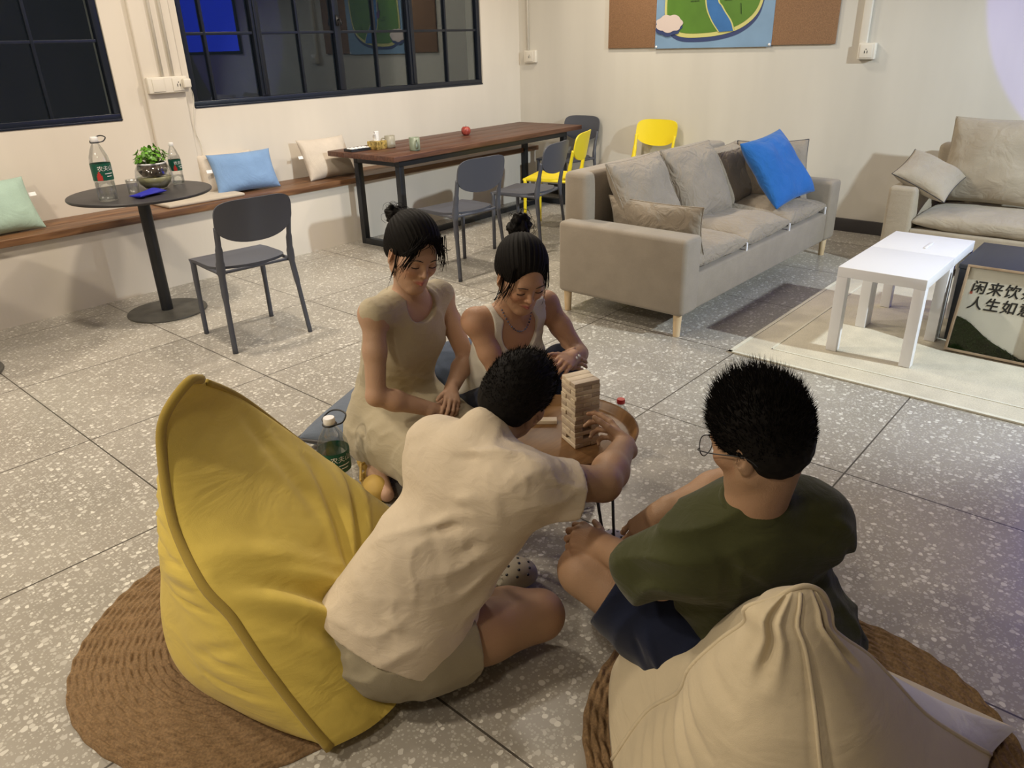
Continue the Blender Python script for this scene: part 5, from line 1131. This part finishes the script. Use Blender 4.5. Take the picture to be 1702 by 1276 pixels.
woman_hair(H, wm1, (1.618, 1.958, .985), 7, .036, [(-.044, .068, .098, -.030, 0, .115, .008, 22), (.044, .068, .098, .028, 0, .125, .008, 24), (-.012, .078, .104, -.048, 0, .060, .010, 20), (.014, .078, .104, .050, 0, .060, .010, 18), (-.076, .012, .03, .0, 0, .105, .003, 8), (.076, .018, .03, .0, 0, .11, .003, 8)])
D_ = Sculpt(); torso(D_, pel, neck, rt, 1.0, .011, True, .02, None, None); fw = ax[1]; upn = ax[2]
for sh, s_ in ((shR, 1), (shL, -1)): D_.cone(at(.95)*.7+sh*.3, sh+rt*s_*.004+upn*.002, .052, .0465, .04); D_.cone(at(.78), sh-rt*s_*.016, .082, .044, .05)
D_.cone(at(.15), at(.75), .135, .125, .06)
D_.cone(hipR, knR+V3(0, -.01, .0), .125, .085, .07); D_.cone(hipL, knL+V3(0, -.01, .0), .125, .085, .07); D_.cone((knR+hipR)/2+V3(-.02, .02, -.02), (knL+hipL)/2+V3(0, .02, -.02), .10, .10, .08); D_.cone(V3(1.47, 1.78, .12), V3(1.66, 1.74, .14), .075, .08, .06)
D_.cone(V3(1.52, 2.12, .10), V3(1.50, 1.88, .12), .085, .075, .06); D_.cone(V3(1.75, 2.13, .14), V3(1.58, 2.17, .12), .12, .11, .06)
for (a, b, w_, am) in (((1.44, 1.98, .24), (1.56, 1.76, .27), .016, .010), ((1.40, 1.96, .17), (1.58, 1.70, .19), .016, .010), ((1.43, 2.06, .21), (1.46, 1.80, .13), .014, -.012), ((1.42, 2.10, .15), (1.54, 1.70, .10), .015, .010), ((1.50, 2.02, .30), (1.63, 1.95, .30), .014, .012), ((1.52, 2.03, .34), (1.72, 1.98, .33), .012, -.010), ((1.70, 1.98, .36), (1.60, 1.94, .27), .013, .010),
    ((1.52, 1.90, .60), (1.56, 1.90, .42), .013, .005), ((1.72, 1.90, .60), (1.60, 1.93, .40), .013, .006), ((1.60, 1.75, .28), (1.70, 1.68, .20), .012, .008), ((1.76, 2.0, .27), (1.70, 1.76, .29), .014, .008)):
    D_.fold(a, b, w_, am); D_.fold(V3(*a)+V3(0, -.01, -.024), V3(*b)+V3(0, -.01, -.024), w_*.7, -am*.6)
D_.wave((.5, .3, 1), .07, .0032, 61); D_.wave((1, .5, -.2), .05, .0015, 62); pass
D_.sub_ell(neck + fw*.062 + upn*.008, (.068, .055, .070), np.array([rt, fw, upn]), .006); D_.sub_cone(neck + upn*.018, H.p(0, 0, -.03), .060, .07, .006); D_.plane((0, 0, .045), (0, 0, -1)); 
for sh, s_ in ((shR, 1), (shL, -1)): D_.sub_ell(sh+rt*s_*.038-upn*.076, (.050, .085, .088), np.array([rt, fw, upn]), .004)
cloth_obj('dress', D_, (1.26, 1.56, .02), (1.98, 2.42, .76), fabric('dress_beige', (.43, .375, .265), scale=600, var=.05, wr=.12, wscale=14), wm1, .0048)
clog(wm1, (1.455, 2.055, .012), (1.355, 1.87, .012), (0, 0, 1), YEL_SL, 'slipper', False, .050); clog(wm1, (1.56, 2.21, .012), (1.47, 2.06, .012), (0, 0, 1), YEL_SL, 'slipper', False, .048)
rebase(wm1, (1.62, 2.0, 0))
# ---------------------------------------------------------------- woman in the white tank top
pel, neck = V3(1.945, 1.875, .215), V3(1.838, 1.645, .660); rt = nrm(V3(-.96, .25, .0)); shR, shL = neck+rt*.138+V3(0, .012, -.022), neck-rt*.160+V3(0, .012, -.022)
H = Frame((1.783, 1.545, .803), (-.40, -.78, -.42), (-.90, .42, .02), .97)
elR, wrR = V3(1.745, 1.600, .395), V3(1.845, 1.470, .505); elL, wrL = V3(2.005, 1.475, .475), V3(1.895, 1.430, .492)
hipR, knR, anR = V3(1.87, 1.88, .19), V3(1.755, 1.56, .385), V3(1.725, 1.44, .085); hipL, knL, anL = V3(2.02, 1.85, .19), V3(1.985, 1.54, .430), V3(1.955, 1.42, .085)
S = Sculpt(); at, ax = torso(S, pel, neck, rt, .86, -.006, True, -.02, shR, shL)
S.cone(neck+V3(0, .012, -.02), H.p(0, -.030, -.045), .047, .044, .035); S.cone(neck, H.p(0, 0, -.055), .042, .041, .03)
head(S, H, True, .9, .1); arm(S, shR, elR, wrR, (.040, .033, .023)); arm(S, shL, elL, wrL, (.040, .033, .023))
leg(S, hipR, knR, anR, (.076, .054, .034)); leg(S, hipL, knL, anL, (.076, .054, .034))
hR = nrm(V3(.80, -.45, -.05)); hL = nrm(V3(-.78, -.20, .06))
hand(S, wrR+V3(0, -.01, -.012), hR, (-.1, -.55, .75), -1, curls=((12, 25, 15),)*4, sc=.84, thumb=(.8, .4, .2)); hand(S, wrL+V3(.0, -.006, .018), hL, (-.2, -.50, .80), 1, curls=((12, 22, 15), (14, 24, 15), (18, 26, 16), (22, 28, 18)), sc=.84, thumb=(.8, .5, .1))
for an, tx in ((anR, V3(1.755, 1.325, .028)), (anL, V3(1.975, 1.285, .028))):
    f_ = nrm(tx-an); S.cone(an, an+V3(0, .03, -.045), .034, .030, .02); S.cone(an+V3(0, 0, -.02), tx-nrm(V3(f_[0], f_[1], 0))*.035, .034, .026, .03); s_ = np.cross(nrm(V3(f_[0], f_[1], 0)), V3(0, 0, 1))
    for k in range(5): S.cone(tx-nrm(V3(f_[0], f_[1], 0))*.045+s_*(k-2)*.013, tx+s_*(k-2)*.0155-nrm(V3(f_[0], f_[1], 0))*.004*abs(k-1.4)*1.3, .0105, .0085 if k not in (0,) else .0105, .004)
hb = [(H.c-.150, H.c+.140, .0023), ((1.79, 1.32, .42), (2.00, 1.53, .58), .0021), ((1.69, 1.28, .0), (2.04, 1.40, .07), .0024)]
wm2, body = person('person', S, hb, None, 'woman in a white ribbed tank top with a bead necklace, hair in high bun', (1.64, 1.27, .005), (2.12, 2.02, .97), (.47, .275, .175), H, (.34, .11, .10), .0048, 6)
face_lines(H, wm2, BROW)
woman_hair(H, wm2, (1.862, 1.618, .945), 17, .043, [(-.056, .050, .080, -.018, 0, .100, .005, 10), (.056, .052, .080, .020, 0, .125, .006, 16), (-.076, .010, .03, -.010, 0, .13, .004, 9), (.078, .012, .03, .010, 0, .13, .004, 9)])
K = Sculpt(); torso(K, pel, neck, rt, .88, .003, True, -.02, shR, shL); fw, upn = ax[1], ax[2]; K.cone(at(.1), at(.66), .112, .106, .05)
for (a, b, w_, am) in (((1.80, 1.58, .46), (1.95, 1.60, .44), .013, .007), ((1.80, 1.62, .38), (1.98, 1.64, .36), .013, .008), ((1.82, 1.66, .31), (2.0, 1.68, .29), .013, .008), ((1.74, 1.66, .48), (1.80, 1.60, .42), .012, .007)): K.fold(a, b, w_, am); K.fold(V3(*a)-V3(0, 0, .022), V3(*b)-V3(0, 0, .022), w_*.7, -am*.6)
K.wave((.2, .3, 1), .06, .0022, 71); pass
K.sub_ell(at(.955)+fw*.085, (.072, .085, .095), np.array([rt, fw, upn]), .006); K.sub_cone(at(1.0), H.p(0, 0, -.03), .068, .08, .01); K.sub_ell(at(1.02)-fw*.06, (.068, .07, .075), np.array([rt, fw, upn]), .006); K.plane(pel-V3(0, 0, .02), (0, 0, -1))
for sh, s_ in ((shR, 1), (shL, -1)): K.sub_ell(sh+rt*s_*.020-upn*.020, (.071, .13, .110), np.array([rt, fw, upn]), .004)
cloth_obj('tank_top', K, (1.62, 1.42, .16), (2.16, 2.06, .74), fabric('tank_white', (.72, .70, .63), scale=500, var=.05, bump=.5), wm2, .0044)
J = Sculpt(); J.ell(pel+V3(0, 0, -.02), (.155, .15, .115), None, .05)
for hip, kn, an in ((hipR, knR, anR), (hipL, knL, anL)): J.cone(hip, kn, .090, .064, .04); J.cone(kn, an+V3(0, 0, .05), .064, .052, .03)
J.wave((.3, .5, 1), .05, .0035, 81); J.plane((0, 0, .10), (0, 0, -1))
cloth_obj('jeans', J, (1.60, 1.32, .04), (2.18, 2.10, .56), fabric('jeans_navy', (.018, .026, .055), scale=500, var=.25), wm2, .005)
nb = MB(); N_ = 46
for k in range(N_):
    a = 2*math.pi*k/N_; fwd = math.cos(a); p = neck + rt*.058*math.sin(a) + fw*(.018+.066*max(fwd, -.6)) + upn*(.030-.052*max(0, fwd)**1.4*1.25)
    rr = .0036 if k % 3 else .0028
    nb.lathe([(0, -rr), (rr*.8, -rr*.6), (rr, 0), (rr*.8, rr*.6), (0, rr)], tuple(p), n=8, caps=False)
nb.build('bead_necklace', mat('beads', (.10, .11, .17), .3, var=.8, vscale=90), wm2, smooth=True)
pb = MB()
for p in (wrL+V3(-.002, -.028, .022), wrR+V3(.070, -.062, .008)): pb.lathe([(0, -.006), (.005, -.003), (.006, 0), (.005, .003), (0, .006)], tuple(p), n=12, caps=False)
pb.build('pearls', M['white'], wm2, smooth=True)
sm = MB()
for an, tx in ((anR, V3(1.755, 1.325, .028)), (anL, V3(1.975, 1.285, .028))):
    f_ = nrm(V3(*(tx-an)[:2], 0)); s_ = np.cross(f_, V3(0, 0, 1)); c0 = tx-f_*.10; ring = [c0+f_*.125*math.cos(t)*(1.0)+s_*.046*math.sin(t)*(1+.12*math.cos(t)) for t in np.linspace(0, 2*math.pi, 28)[:-1]]; n_ = len(ring)
    sm.add([(p[0], p[1], .004) for p in ring]+[(p[0], p[1], .018) for p in ring], [tuple(range(n_-1, -1, -1)), tuple(range(n_, 2*n_))]+[(i, (i+1) % n_, n_+(i+1) % n_, n_+i) for i in range(n_)])
    sm.tube([tuple(p) for p in smooth_path([c0+f_*.03+s_*.045+V3(0, 0, .012), c0+f_*.035+s_*.022+V3(0, 0, .056), c0+f_*.035-s_*.022+V3(0, 0, .056), c0+f_*.03-s_*.045+V3(0, 0, .012)], 5)], .010, 8, flat=.35)
sm.build('sandals', M['black_metal'], wm2, smooth=True)
rebase(wm2, (1.9, 1.7, 0))

# blue grey pouf behind the woman in the tank top
B_ = Sculpt(); B_.ell((1.985, 2.055, .19), (.245, .225, .195), None, .02); B_.wave((1, .3, 0), .09, .004, 91); B_.fold((1.78, 1.95, .33), (1.9, 2.2, .36), .012, -.008); B_.plane((0, 0, .002), (0, 0, -1))
P, Q = B_.mesh((1.70, 1.79, -.01), (2.27, 2.32, .42), .006); po_ = mk('pouf', P, Q, fabric('denim_pouf', (.075, .10, .15), scale=500, var=.2), None, smooth=True)
tag(po_, 'blue grey denim pouf behind the woman in the white tank top', 'pouf')
